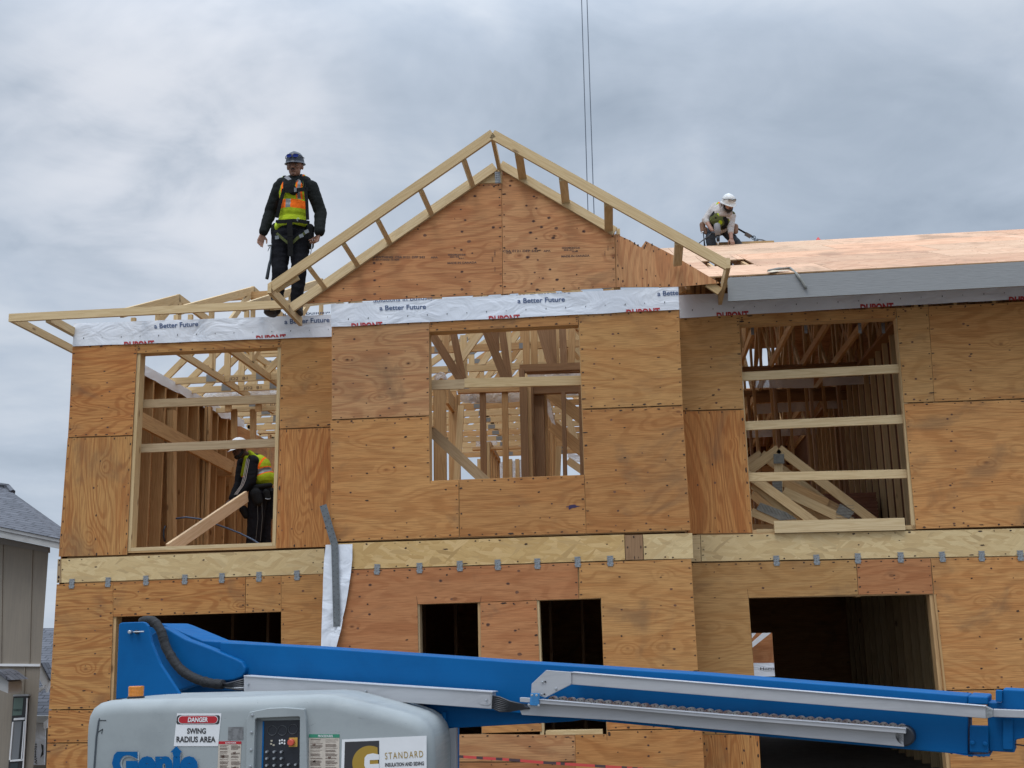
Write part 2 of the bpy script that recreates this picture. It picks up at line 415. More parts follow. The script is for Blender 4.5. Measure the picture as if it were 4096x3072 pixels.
def nails(mb, poly, Y, vert, mi=1, dens=1.0):
    def dot(x, z, big=1):
        big *= random.choice((.7, .85, 1, 1, 1.2)); l = random.uniform(.007, .016)*big; h = random.uniform(.0050, .0090)*big
        if random.random() < .10: l *= 1.9
        if vert: l, h = h, l
        sk = random.uniform(-.003, .003); yy = Y-.0016
        mb.face([(x-l, yy, z-sk), (x-l*.2, yy, z-h), (x+l, yy, z-h*.4+sk), (x+l*.6, yy, z+h), (x-l*.5, yy, z+h*.8)], None, mi, 0)
    n = len(poly); cx = sum(p.x for p in poly)/n; cz = sum(p.z for p in poly)/n
    for i in range(n):
        a, b = poly[i], poly[(i+1) % n]; L = (b-a).length; k = max(2, int(L/.15))
        for j in range(k+1):
            if random.random() > .88*dens: continue
            q = a.lerp(b, (j+.5)/(k+1)+random.uniform(-.008, .008)); dd = Vector((cx-q.x, 0, cz-q.z)); 
            x = q.x+math.copysign(min(.016+random.uniform(0, .008), abs(dd.x)), dd.x); z = q.z+math.copysign(min(.014+random.uniform(0, .008), abs(dd.z)), dd.z)
            if inside((x, z), poly): dot(x, z)
    x0 = min(p.x for p in poly); x1 = max(p.x for p in poly); z0 = min(p.z for p in poly); z1 = max(p.z for p in poly)
    x = x0+.4+random.uniform(-.02, .02)
    while x < x1-.12:
        z = z0+.12+random.random()*.1
        while z < z1-.05:
            if inside((x, z), poly) and random.random() < .8*dens: dot(x+random.uniform(-.012, .012), z)
            z += .29+random.uniform(-.04, .04)
        x += .406
KNOT = simple('knot_brown', (.17, .070, .034), .7, var=.4, sc=60); KCORE = simple('knot_core', (.040, .016, .009), .8)
def knot(mb, x, z, Y, s, vert):
    def disc(rx, rz, y, mi, n=9):
        ph = random.random()*6; mb.face([(x+rx*math.cos(2*math.pi*i/n+ph)*random.uniform(.8, 1.15), y, z+rz*math.sin(2*math.pi*i/n+ph)*random.uniform(.8, 1.15)) for i in range(n)][::-1], None, mi, 0)
    a, b = (s*1.35, s) if not vert else (s, s*1.35)
    disc(a, b, Y-.0006, 3)
    if random.random() < .65: disc(a*.55, b*.5, Y-.0011, 4, 7)
def sheet(px, Y, mat=PLY, vert=False, gap=.0018, th=.012, name='plywood_sheet', nail=True, label=None, parent=None, bold=1.0, knots=None):
    pts = [P(q, Y) for q in px]; pts = inset(pts, gap); mb = MB()
    mb.prism(pts, (0, th, 0), 0, None, vert, side=2)
    if nail: nails(mb, pts, Y, vert, 1, bold)
    if knots is not None:
        for q in knots: p = P(q, Y); knot(mb, p.x, p.z, Y, random.uniform(.009, .017), vert)
    elif nail and name == 'plywood_sheet':
        x0 = min(p.x for p in pts); x1 = max(p.x for p in pts); z0 = min(p.z for p in pts); z1 = max(p.z for p in pts)
        for _ in range(1 if (x1-x0) < .9 else 2):      # veneer knots repeat in rows across the grain
            c_ = random.uniform(.12, .88); e = random.uniform(.03, .12)
            L0, L1 = (z0, z1) if not vert else (x0, x1)
            while e < L1-L0:
                if random.random() < .7:
                    j_ = random.uniform(-.03, .03); x, z = (x0+c_*(x1-x0)+j_, L0+e) if not vert else (L0+e, z0+c_*(z1-z0)+j_)
                    if inside((x, z), pts): knot(mb, x, z, Y, random.uniform(.006, .012), vert)
                e += random.uniform(.10, .26)
    o = mb.build(name, [mat, NAIL, PLYEDGE, KNOT, KCORE], parent or house)
    if label: o['label'] = label
    return o

# ---- upper storey, left wall
sheet([k1(458, 606), k1(866, 586), k1(866, 655), k1(838, 1170), k1(430, 1183)], YL, PLYB)
sheet([k1(866, 586), k1(1776, 546), k1(1776, 615), k1(866, 654)], YL, PLYB, name='header_plywood')
sheet([k1(1776, 546), k1(2130, 530), k1(2126, 1115), k1(1766, 1129)], YL, PLY)
sheet([k1(426, 1189), k1(838, 1176), k4(720, 452), k4(331, 463)], YL, PLYB, True)
sheet([k1(1766, 1135), k1(2126, 1121), k4(1880, 406), k4(1562, 415)], YL, PLYB, True)
# ---- upper storey, bump-out
sheet([k2(174, 415), k2(715, 392), k2(715, 915), k2(176, 937)], YB, PLYG)
sheet([k2(715, 392), k2(1540, 355), k2(1541, 413), k2(715, 453)], YB, PLY, name='header_plywood')
sheet([k2(1541, 355), k2(2096, 328), k2(2117, 857), k2(1561, 878)], YB, PLY)
sheet([k2(167, 943), k2(715, 920), k2(719, 1276), k2(878, 1270), k2(880, 1588), k2(172, 1614)], YB, PLY)
sheet([k2(880, 1270), k2(1572, 1243), k2(1583, 1568), k2(882, 1588)], YB, PLY)
sheet([k2(1561, 884), k2(2117, 863), k2(2160, 1550), k2(1583, 1568)], YB, PLY)
# ---- upper storey, right wall
kr = .6537
sheet([k3(90, 560), k3(465, 541), k3(465, 604), k3(491, 1109), k3(90, 1120)], YL, PLYY)
sheet([k3(465, 541), k3(1408, 500), k3(1408, 560), k3(465, 603)], YL, PLY, name='header_plywood')
sheet([k3(1408, 500), k3(1603, 491), k3(1640, 1066), k3(1455, 1071)], YL, PLYY)
sheet([k3(1603, 491), k3(2800, 430), k3(2830, 1020), k3(1640, 1066)], YL, PLY)
sheet([k3(90, 1126), k3(491, 1115), k6(552, 201), k6(90, 209)], YL, PLYB, True)
sheet([k3(1456, 1078), k3(2830, 1030), k6(2800, 140), k6(1550, 178)], YL, PLY)
# ---- rim boards
def rim(px, Y, mat, label=None, vert=False):
    return sheet(px, Y, mat, vert, gap=.002, th=.03, name='rim_board', nail=True, label=label, bold=.5)
rim([k4(345, 474), k4(1838, 416), k4(1838, 559), k4(345, 611)], YL, OSBP)
rim([k4(326, 476), k4(344, 475), k4(344, 611), k4(320, 612)], YL-.01, LUMW, vert=True)
rim([k5(165, 240), k5(1794, 190), k5(1799, 333), k5(165, 388)], YB, OSBY, 'golden strand rim board')
rim([k5(1795, 193), k5(1895, 191), k5(1901, 330), k5(1800, 333)], YB-.004, LUMD, 'dark end-grain block in the rim', vert=True)
rim([k5(1896, 190), k5(2170, 182), k5(2176, 324), k5(1902, 330)], YB, OSBP)
rim([k6(100, 216), k6(232, 214), k6(237, 377), k6(100, 380)], YL, LUM)
rim([k6(233, 214), k6(2900, 158), k6(2900, 328), k6(238, 377)], YL, OSBP, 'pale strand rim board')
# ---- lower storey, left wall
sheet([k4(320, 618), k4(640, 606), k4(640, 803), k4(622, 1325), k4(276, 1328)], YL, PLYB)
sheet([k4(640, 606), k4(1391, 577), k4(1388, 781), k4(640, 803)], YL, PLYB)
sheet([k4(1392, 577), k4(1592, 569), k4(1592, 774), k4(1389, 781)], YL, PLY)
sheet([k4(1592, 569), k4(1850, 559), k4(1845, 1740), k4(1590, 1740)], YL, PLY)
sheet([k4(275, 1332), k4(622, 1329), k4(615, 1514), k4(267, 1516)], YL, PLYB)
sheet([k4(267, 1520), k4(615, 1518), k4(600, 1800), k4(255, 1800)], YL, PLYB)
# ---- lower storey, bump-out
sheet([k5(160, 390), k5(1535, 346), k5(1542, 547), k5(650, 577), k5(656, 860), k5(150, 860)], YB, PLYR, label='reddish plywood sheet', knots=[k5(*q) for q in ((388, 470), (330, 535), (287, 615), (750, 540), (778, 447), (1150, 463), (1200, 510), (320, 710), (838, 548), (275, 810), (385, 632), (320, 410), (1210, 392))])
sheet([k5(996, 566), k5(1310, 556), k5(1330, 1000), k5(1003, 1000)], YB-.0005, PLYR, knots=[k5(*q) for q in ((1185, 577), (1190, 722), (1160, 787), (1215, 853), (1040, 690))])
sheet([k5(1543, 346), k5(2164, 325), k5(2205, 1000), k5(1680, 1000), k5(1664, 543), k5(1544, 547)], YB, PLY)
sheet([k5(150, 860), k5(656, 860), k5(665, 1300), k5(140, 1310)], YB, PLY)
sheet([k5(1003, 1000), k5(1330, 1000), k5(1338, 1280), k5(1005, 1290)], YB, PLY)
sheet([k5(1680, 1000), k5(2205, 1000), k5(2222, 1262), k5(1697, 1272)], YB, PLY)
sheet([k5(140, 1312), k5(1005, 1293), k5(1338, 1297), k5(1520, 1300), k5(1526, 1447), k5(140, 1447)], YB, PLYG)
sheet([k5(1520, 1298), k5(1697, 1294), k5(1697, 1275), k5(2223, 1266), k5(2240, 1520), k5(1527, 1520)], YB, PLY)
sheet([k5(130, 1451), k5(1526, 1451), k5(1528, 1640), k5(130, 1640)], YB, PLYR)
# ---- lower storey, right wall
sheet([k6(120, 387), k6(1185, 366), k6(1197, 579), k6(527, 600), k6(590, 1430), k6(120, 1440)], YL, PLYY)
sheet([k6(1187, 366), k6(1640, 356), k6(1656, 575), k6(1198, 579)], YL, PLYR)
sheet([k6(1641, 356), k6(2900, 330), k6(2900, 1140), k6(1715, 1163)], YL, PLY)
sheet([k6(1716, 1168), k6(2900, 1145), k6(2900, 1700), k6(1770, 1700)], YL, PLY)
sheet([k6(240, 1436), k6(592, 1434), k6(605, 1700), k6(250, 1700)], YL, PLYB, True)

# ---- seams where the notches were sawn past the corner
sm = MB()
def kerf(a, b, Y, w=.003):
    A, B = P(a, Y-.0018), P(b, Y-.0018); d_ = (B-A).normalized(); n_ = Vector((-d_.z, 0, d_.x))*w/2
    sm.face([A-n_, B-n_, B+n_, A+n_], None, 0, 0)
for a, b, Y in ((k5(644, 532), k5(650, 577), YB), (k5(1002, 532), k5(996, 566), YB), (k5(1302, 545), k5(1310, 556), YB), (k2(1540, 385), k2(1541, 413), YB),
                (k2(1572, 1243), k2(1574, 1285), YB), (k2(719, 1276), k2(720, 1290), YB), (k6(520, 545), k6(526, 600), YL), (k1(1776, 596), k1(1776, 615), YL),
                (k1(866, 628), k1(866, 655), YL), (k5(1697, 1295), k5(1698, 1330), YB)):
    kerf(a, b, Y)
sm.build('saw_kerf', NAIL, house)

def part_board(name, a, b, w=.089, t=.038, up=(0, 0, 1), mat=LUM, parent=None, label=None):
    mb = MB(); mb.board(a, b, w, t, up); o = mb.build(name, mat, parent or house)
    if label: o['label'] = label
    return o
def post_px(a, b, Y, w=.089, t=.038, mat=LUMI, name='stud', up=(1, 0, 0)):
    return part_board(name, P(a, Y), P(b, Y), w, t, up, mat)
# ---- frames round the openings (jambs, head and sill behind the sheathing)
def opening(px, Y, sill=True, jl=.014, jr=.0, depth=.14, mat=LUM, head=.0, sh=0.0):
    tl, tr, br, bl = [P(q, Y+.0135) for q in px]
    dy = Vector((0, depth/2, 0)); t = .038
    def rail(name, a, b, inw):
        a = a+dy+inw*t/2; b = b+dy+inw*t/2
        if name == 'sill_plate': e_ = (b-a).normalized(); a = a+e_*.0385; b = b-e_*.0385
        part_board(name, a, b, depth, t, (0, 1, 0), mat)
    rail('trimmer_stud', Vector((bl.x-sh, bl.y, bl.z)), Vector((tl.x-sh, tl.y, tl.z+.02)), Vector((1 if jl >= 0 else -1, 0, 0)))
    rail('trimmer_stud', Vector((br.x, br.y, br.z)), Vector((tr.x, tr.y, tr.z+.02)), Vector((-1 if jr > 0 else 1, 0, 0)))
    mb = MB(); hd = .10
    a = tl+Vector((-.1, depth/2, hd/2+head)); b = tr+Vector((.1, depth/2, hd/2+head))
    mb.board(a, b, hd, depth, (0, 0, 1)); mb.build('header', LUMI, house)
    if sill: rail('sill_plate', bl+Vector((.0, 0, 0)), br, Vector((0, 0, 1 if sill == 2 else -1)))
opening([k1(868, 655), k1(1776, 615), k4(1560, 401), k4(722, 432)], YL, 2, 0, 1)
opening([k2(715, 455), k2(1540, 413), k2(1571, 1243), k2(719, 1276)], YB, True, -.1, -1, mat=LUMI)
opening([k3(463, 603), k3(1408, 560), k6(1549, 178), k6(553, 202)], YL, 2, -.1, 0, mat=LUM)
opening([k4(640, 803), k4(1592, 774), k4(1590, 1750), k4(600, 1800)], YL, False, 0, 0, mat=LUMI)
opening([k5(650, 577), k5(996, 567), k5(1005, 1302), k5(662, 1308)], YB, True, 0, -1, mat=LUMW, sh=.018)
opening([k5(1310, 557), k5(1663, 545), k5(1696, 1294), k5(1337, 1300)], YB, 2, 0, -1, mat=LUM, sh=.016)
opening([k6(527, 600), k6(1656, 578), k6(1770, 1700), k6(605, 1700)], YL, False, -.1, 1, mat=LUMI)
part_board('trimmer_stud', P(k3(1422, 560), YL+.03), P(k6(1536, 178), YL+.03), .045, .03, (1, 0, 0), LUM)
part_board('trimmer_stud', P(k6(1664, 578), YL-.003), P(k6(1736, 1230), YL-.003), .022, .02, (1, 0, 0), LUMI)

FS = ((YB, -3.02, .56, 2.74, 5.2, ((-2.06, -.43),)), (YB, -3.02, .56, .05, 2.4, ((-2.32, -1.35), (-1.25, -.2))), (YL, -6.2, -3.1, 2.74, 5.2, ((-5.62, -3.75),)), (YL, -6.2, -3.1, .05, 2.4, ((-5.95, -3.7),)),
      (YL, .7, 4.6, 2.74, 5.2, ((1.05, 3.05),)), (YL, .7, 4.6, .05, 2.4, ((1.15, 3.45),)))
for Y_, x0, x1, z0, z1, ops in FS:
    part_board('bottom_plate', (x0, Y_+.085, z0), (x1, Y_+.085, z0), .14, .045, (0, 1, 0), LUMI) if not (z0 < 1) else None
    part_board('front_top_plate', (x0, Y_+.085, z1-.01), (x1, Y_+.085, z1-.01), .14, .07, (0, 1, 0), LUMI)
    x = x0+.02
    while x < x1:
        if not any(a-.05 < x < b+.05 for a, b in ops): part_board('wall_stud', (x, Y_+.085, z0+.03), (x, Y_+.085, z1-.05), .14, .038, (0, 1, 0), LUMI)
        x += .406
for Y_, x0, x1, z in ((YB, -3.02, -2.1, 3.94), (YB, -.40, .56, 3.94), (YL, -6.2, -5.65, 3.94), (YL, -3.7, -3.05, 3.93), (YL, .65, 1.05, 3.93), (YL, 3.08, 4.6, 3.94), (YB, -3.0, .56, 2.70), (YL, -6.2, -3.1, 2.70), (YL, .65, 4.6, 2.70), (YB, -3.0, .56, 2.43), (YL, -6.2, -3.1, 2.42), (YL, .65, 4.6, 2.43),
        (YB, -3.0, -2.35, 1.22), (YL, 3.5, 4.6, 1.22), (YL, -6.2, -6.0, 1.22), (YB, -.2, .56, 1.22), (YB, -3, .56, .55)):
    part_board('blocking', (x0, Y_+.075, z), (x1, Y_+.075, z), .10, .05, (0, 0, 1), LUMI)
for q0, q1, Y_ in ((k1(440, 1186), k1(832, 1173), YL), (k1(1775, 1132), k1(2110, 1120), YL), (k3(140, 1123), k3(485, 1112), YL), (k3(1462, 1075), k3(2800, 1025), YL), (k2(180, 940), k2(712, 917), YB), (k2(1566, 881), k2(2112, 860), YB)):
    part_board('blocking', P(q0, Y_+.06), P(q1, Y_+.06), .12, .05, (0, 0, 1), LUMI)
for x_, z0, z1 in ((P(k2(879, 1400), 0).x, 2.75, 3.28), (P(k2(1578, 1400), 0).x, 2.75, 3.30), (P(k5(1540, 450), 0).x, 2.1, 2.4), (P(k5(1524, 1380), 0).x, .2, .62), (P(k5(1000, 700), 0).x, .9, 2.1)):
    part_board('wall_stud', (x_, .085, z0), (x_, .085, z1), .13, .06, (0, 1, 0), LUMI)
for q in (g5(202, 560), g5(1036, 1000)):
    c_ = P(q, .02); part_board('wall_stud', (c_.x, .05, 5.2), (c_.x, .05, c_.z+.15), .06, .07, (0, 1, 0), LUMI)
for q in (k3(1622, 780), k6(1190, 470), k6(1648, 470)):
    c_ = P(q, YL); part_board('wall_stud', (c_.x, YL+.085, c_.z-.6 if c_.z > 3 else 2.05), (c_.x, YL+.085, c_.z+.6 if c_.z > 3 else 2.42), .13, .05, (0, 1, 0), LUMI)
# ---- guard rails nailed across the big openings
def rail_px(a, b, Y, w=.089, t=.038, mat=LUM, name='guard_rail', label=None):
    return part_board(name, P(a, Y), P(b, Y), w, t, (0, 0, 1), mat, label=label)
rail_px(k1(880, 975), k1(1785, 940), YL+.17, .096, mat=LUMW, label='grey weathered guard rail')
rail_px(k1(868, 1256), k1(1778, 1217), YL+.17, .096, mat=LUMW, label='grey guard rail in front of the bent worker')
rail_px(r6(435, 617), r6(1580, 591), YB+.17, .100)
rail_px(r6(100, 636), r6(436, 628), YB+.168, .102, .036, LUMW)
rail_px(k3(470, 916), k3(1425, 868), YL+.10, .094)
rail_px(k3(490, 1213), k3(1450, 1172), YL+.10, .094)
rail_px(k3(512, 1522), k3(1485, 1501), YL+.10, .092)
part_board('sill_board', P(k6(683, 166), YL-.02), P(k6(1481, 147), YL-.02), .125, .038, (0, 0, 1), LUM, label='board stood on edge on the window sill')

# ---- house wrap bands
def wrap(px, Y, name='house_wrap', dents=(), nx=70, nz=8, seed=0, edge=.006):
    tl, tr, br, bl = [P(q, Y-.012) for q in px]
    vs = []; fs = []
    for j in range(nz+1):
        for i in range(nx+1):
            s_, t_ = i/nx, j/nz
            p = tl.lerp(tr, s_).lerp(bl.lerp(br, s_), t_)
            k = noise.noise(Vector((p.x*2.2+seed, p.z*3.1, seed)))
            p.y -= .004*k+.002
            if j in (0, nz): p.z += edge*noise.noise(Vector((p.x*3+seed*3, j, 1.3)))
            vs.append(p)
    for j in range(nz):
        for i in range(nx):
            a = j*(nx+1)+i; fs.append((a, a+1, a+nx+2, a+nx+1))
    # returned edge so the sheet has thickness
    mb = MB(); mb.mesh(vs, fs, 0, .5); n0 = len(vs)
    mb.mesh([v+Vector((0, .0035, 0)) for v in vs], [f[::-1] for f in fs], 0, .5)
    return mb, (tl, tr, br, bl)
def wrap_build(mb, texts, staples, Y, name='house_wrap'):
    Yt = Y-.0195
    for kind, body, a, b, h, kw in texts: text_px(mb, body, a, b, h, Yt, mi=kind, **kw)
    for q in staples:
        p = P(q, Yt); w_, h_ = random.uniform(.003, .005), random.uniform(.006, .010); s_ = random.uniform(-.003, .003)
        mb.face([p+Vector((-w_, 0, -h_)), p+Vector((w_*.5+s_, 0, -h_)), p+Vector((w_+s_, 0, h_)), p+Vector((-w_+s_, 0, h_*.8))], None, 3, .5)
    return mb.build(name, [TYV, INKB, INKR, INKK], house, smooth=False)
def line(a, b, n, t0=0, t1=1): return [(a[0]+(b[0]-a[0])*(t0+(t1-t0)*i/(n-1)), a[1]+(b[1]-a[1])*(t0+(t1-t0)*i/(n-1))) for i in range(n)]
BF = dict(bold=.018)
DB = dict(bold=.045, spacing=1.05)
mb, _ = wrap([k1(468, 465), k1(2120, 407), k1(2118, 546), k1(459, 608)], YL, seed=1)
wrap_build(mb, [(1, 'a Better Future', k1(975, 496), k1(1253, 480), 20, BF), (1, 'a Better Future', k1(1798, 468), k1(2083, 455), 20, BF),
    (2, 'DUPONT', k1(785, 622), k1(975, 613), 27, dict(DB, clip=(16, 40))), (2, 'DUPONT', k1(1620, 583), k1(1808, 573), 27, dict(DB, clip=(16, 40))),
    (1, 'ions in Building', k1(1790, 416), k1(2088, 404), 18, dict(BF, clip=(0, 9)))],
    line(k1(527, 557), k1(2075, 503), 14), YL)
mb, _ = wrap([k2(172, 299), k2(2092, 204), k2(2098, 329), k2(173, 425)], YB, seed=5)
wrap_build(mb, [(1, 'a Better Future', k2(440, 334), k2(697, 325), 20, BF), (1, 'a Better Future', k2(1203, 294), k2(1465, 284), 20, BF),
    (1, 'a Bette', k2(1977, 254), k2(2093, 248), 20, BF), (2, 'DUPONT', k2(285, 442), k2(457, 433), 27, dict(DB, clip=(15, 40))),
    (2, 'DUPONT', k2(1045, 402), k2(1217, 393), 27, dict(DB, clip=(15, 40))), (2, 'DUPONT', k2(1805, 366), k2(1992, 356), 27, dict(DB, clip=(15, 40))),
    (1, 'Solutions in Building', k2(405, 289), k2(735, 273), 18, dict(BF, clip=(-6, 7))), (1, 'in Building', k2(1195, 250), k2(1505, 234), 18, dict(BF, clip=(-6, 1)))],
    line(k2(267, 382), k2(2016, 289), 17), YB)
mb, _ = wrap([k3(100, 425), k3(2900, 300), k3(2900, 404), k3(104, 562)], YL, seed=9)
wrap_build(mb, [(2, 'DUPONT', k3(328, 573), k3(520, 563), 30, dict(DB, clip=(15, 40))), (2, 'DUPONT', k3(1195, 523), k3(1395, 514), 30, dict(DB, clip=(15, 40))),
    (2, 'DUPONT', k3(2092, 478), k3(2290, 469), 30, dict(DB, clip=(15, 40)))],
    line(k3(180, 513), k3(2190, 402), 17), YL)

# ---- framing nail plates over the rim joint: two halves of a toothed plate
cl = MB(); zig = []
def clip_mesh():
    w, h = .034, .052; pts = []
    yy = [h, h*.66, h*.4, h*.2, 0, -h*.25, -h*.5, -h*.8, -h]
    xr = [w, w*.75, w*1.1, w*.7, w*.95, w*.72, w*1.1, w*.72, w*.9]
    for x_, y_ in zip(xr, yy): pts.append(Vector((x_, 0, y_)))
    for x_, y_ in zip(xr[::-1], yy[::-1]): pts.append(Vector((-x_*.93, 0, y_)))
    mb = MB(); mb.prism(pts, (0, .003, 0), 0, .5)
    for sx in (-.018, .0, .018):
        for sz in (-.038, -.022, -.008, .01, .026, .04):
            if random.random() < .7:
                x_, z_ = sx+random.uniform(-.004, .004), sz
                mb.face([(x_-.003, -.001, z_-.003), (x_+.003, -.001, z_-.003), (x_+.003, -.001, z_+.003), (x_-.003, -.001, z_+.003)], None, random.choice((1, 2)), 0)
    return mb
clips = [(k4(x, y), YL) for x, y in zip([405, 610, 825, 1045, 1255, 1465, 1680], [615, 607, 597, 591, 583, 576, 568])]
clips += [(k5(x, y), YB) for x, y in [(425, 383), (660, 376), (883, 365), (1093, 358), (1312, 352), (1535, 342), (1715, 337)]]
clips += [(k6(x, y), YL) for x, y in [(697, 371), (943, 365), (1195, 357), (1457, 351), (1712, 347), (1953, 343), (2190, 340), (2430, 336)]]
proto = None
for q, Y in clips:
    if proto is None:
        proto = clip_mesh().build('tie_plate', [GALV, GALVD, NAIL], house); o = proto
    else:
        o = proto.copy(); COL.objects.link(o)
    p = P(q, Y-.007); o.matrix_local = Matrix.Identity(4)
    o.parent = house; o.matrix_parent_inverse = Matrix.Translation(WP(house)).inverted()
    o.location = p; o.rotation_euler = (0, random.uniform(-.06, .06), 0)

# ---- floors, hidden and party walls
mb = MB(); mb.prism([(-6.25, .65, 2.70), (9.5, .65, 2.70), (9.5, 12, 2.70), (-6.25, 12, 2.70)], (0, 0, .02)); mb.build('upper_floor_deck', PLYI, house)
mb = MB(); mb.prism([(-3.05, .05, 2.70), (.55, .05, 2.70), (.55, .65, 2.70), (-3.05, .65, 2.70)], (0, 0, .02)); mb.build('bay_floor_deck', PLYI, house)
for i in range(28): part_board('floor_joist', (-6.15+i*.56, .1 if -3 < -6.15+i*.56 < .5 else .7, 2.56), (-6.15+i*.56, 8, 2.56), .26, .045, (0, 0, 1), LUMD)
mb = MB(); mb.prism([(-6.25, .5, .06), (9.5, .5, .06), (9.5, 12, .06), (-6.25, 12, .06)], (0, 0, -.12)); mb.build('ground_floor_slab', simple('concrete', (.25, .24, .22), .8, var=.5), house)
def wall_x(X, y0, y1, z0, z1, mat, name='side_sheathing', th=.012):
    mb = MB(); o = random.random()*20
    mb.mesh([(X, y0, z0), (X, y1, z0), (X, y1, z1), (X, y0, z1), (X+th, y0, z0), (X+th, y1, z0), (X+th, y1, z1), (X+th, y0, z1)],
            [(0, 1, 2, 3), (7, 6, 5, 4), (0, 4, 5, 1), (3, 2, 6, 7), (0, 3, 7, 4), (1, 5, 6, 2)], 0, None, lambda p: (p[1]+o, p[2]))
    return mb.build(name, mat, house)
def wall_y(Y, x0, x1, z0, z1, mat, name='rear_sheathing', th=.012):
    mb = MB(); mb.prism([(x0, Y, z0), (x1, Y, z0), (x1, Y, z1), (x0, Y, z1)], (0, th, 0)); return mb.build(name, mat, house)
wall_x(-6.262, .62, 12, .05, 2.42, PLY); wall_x(-6.262, .62, 9.5, 2.42, 5.2, PLYI)
for X in (-3.1, .56): wall_x(X, .05, 12, .05, 2.43, PLYI, 'party_wall')
wall_x(9.5, .6, 12, .05, 7, PLYI)
mb = MB(); mb.prism([(-3.07, .012, 2.72), (-3.07, .6, 2.72), (-3.07, .6, 5.2), (-3.07, .012, 5.2)], (.012, 0, 0)); mb.build('bay_cheek', PLYI, house)
mb = MB(); mb.prism([(.58, .012, 2.72), (.58, .6, 2.72), (.58, .6, 5.2), (.58, .012, 5.2)], (.012, 0, 0)); mb.build('bay_cheek', PLYI, house)
wall_y(9, -6.2, 1.9, .05, 2.43, PLYI); 
# dark lower rooms: right-hand unit has a far doorway that shows the house behind
pa, pb = P(k6(545, 815), 9.0), P(k6(690, 1100), 9.0)
wall_y(9, 1.9, pa.x, .05, 2.43, PLYI); wall_y(9, pa.x, pb.x, pa.z, 2.43, PLYI); wall_y(9, pb.x, 9.5, .05, 2.43, PLYI)
def studs_x(X, ys, z0, z1, mat, w=.14):
    for y in ys: part_board('stud', (X, y, z0), (X, y, z1), w, .038, (1, 0, 0), mat)
def studs_y(Y, xs, z0, z1, mat, w=.09):
    for x in xs: part_board('stud', (x, Y, z0), (x, Y, z1), w, .038, (0, 1, 0), mat)
# lower right party wall with its studs, a leaning stick and a grey panel
XW = 3.62
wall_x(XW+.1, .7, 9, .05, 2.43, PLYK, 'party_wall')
for i in range(18): part_board('wall_stud', (XW, .9+.45*i, .06), (XW, .9+.45*i, 2.43), .14, .038, (1, 0, 0), LUM)
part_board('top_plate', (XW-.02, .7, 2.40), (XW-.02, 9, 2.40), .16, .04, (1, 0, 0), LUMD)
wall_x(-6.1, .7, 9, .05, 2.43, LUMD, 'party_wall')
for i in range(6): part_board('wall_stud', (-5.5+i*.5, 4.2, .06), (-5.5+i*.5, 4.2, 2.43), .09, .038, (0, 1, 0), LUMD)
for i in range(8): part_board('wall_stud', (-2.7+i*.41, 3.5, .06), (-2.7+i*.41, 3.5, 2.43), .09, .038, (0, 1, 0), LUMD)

# ---- upper storey, left unit seen through its window
ZF, ZP = 2.72, 5.16
studs_x(-6.18, [.95+.406*i for i in range(13)], ZF+.038, ZP-.0, LUMI)
part_board('bottom_plate', (-6.18, .75, ZF+.019), (-6.18, 6.2, ZF+.019), .14, .038, (1, 0, 0), LUMI)
part_board('top_plate', (-6.18, .75, ZP+.038), (-6.18, 6.2, ZP+.038), .14, .076, (1, 0, 0), LUM)
def strip_px(name, q, Y, mat, th=.002):
    mb = MB(); mb.prism([P(a, Y) for a in q], (0, th, 0)); return mb.build(name, mat, house)
mb = MB()
for i in range(30):       # torn wrap lapped over the side plate
    y0 = .8+i*.18; y1 = y0+.18; z = lambda y: ZP+.05-.10-.05*noise.noise(Vector((y*3, 2, 1)))
    mb.face([(-6.105, y0, ZP+.085), (-6.105, y1, ZP+.085), (-6.10, y1, z(y1)), (-6.10, y0, z(y0))], None, 0, .5)
    mb.face([(-6.105, y0, ZP+.085), (-6.105, y1, ZP+.085), (-6.26, y1, ZP+.087), (-6.26, y0, ZP+.087)], None, 0, .5)
mb.build('house_wrap_flap', TYV, house)
# raking braces on the side wall
def brace_x(a, b, X, w=.14, mat=LUMI, t=.038):
    part_board('brace', PX(a, X), PX(b, X), w, t, (0, 0, 1), mat)
brace_x(w3(105, 600), w3(790, 960), -6.02, .19, t=.045)
# partition with its plates and studs, posts and blocking
YP = 4.45
studs_y(YP, [-6.08, -6.03], ZF, ZP-.04, LUMI)
studs_y(6.9, [-5.9+.406*i for i in range(7)], ZF, ZP-.04, LUMI)
for x_ in (762, 985): post_px(w3(x_, 395), w3(x_, 545), YP, .089)
for x_ in (805, 945): post_px(w3(x_, 530), w3(x_, 780), YP+.1, .089)
part_board('top_plate', (-6.1, 6.9, ZP), (-3.15, 6.9, ZP), .09, .038, (0, 1, 0), LUM)
for z in (ZP, ZP+.04): part_board('top_plate', (-6.1, YP, z), (-3.15, YP, z), .09, .038, (0, 1, 0), LUM)
strip_px('plastic_strip', [w3(600, 400), w3(1150, 370), w3(1150, 440), w3(560, 470)], YP-.06, FILM)
for i, (x, y) in enumerate(((500, 1), (550, 1))): pass
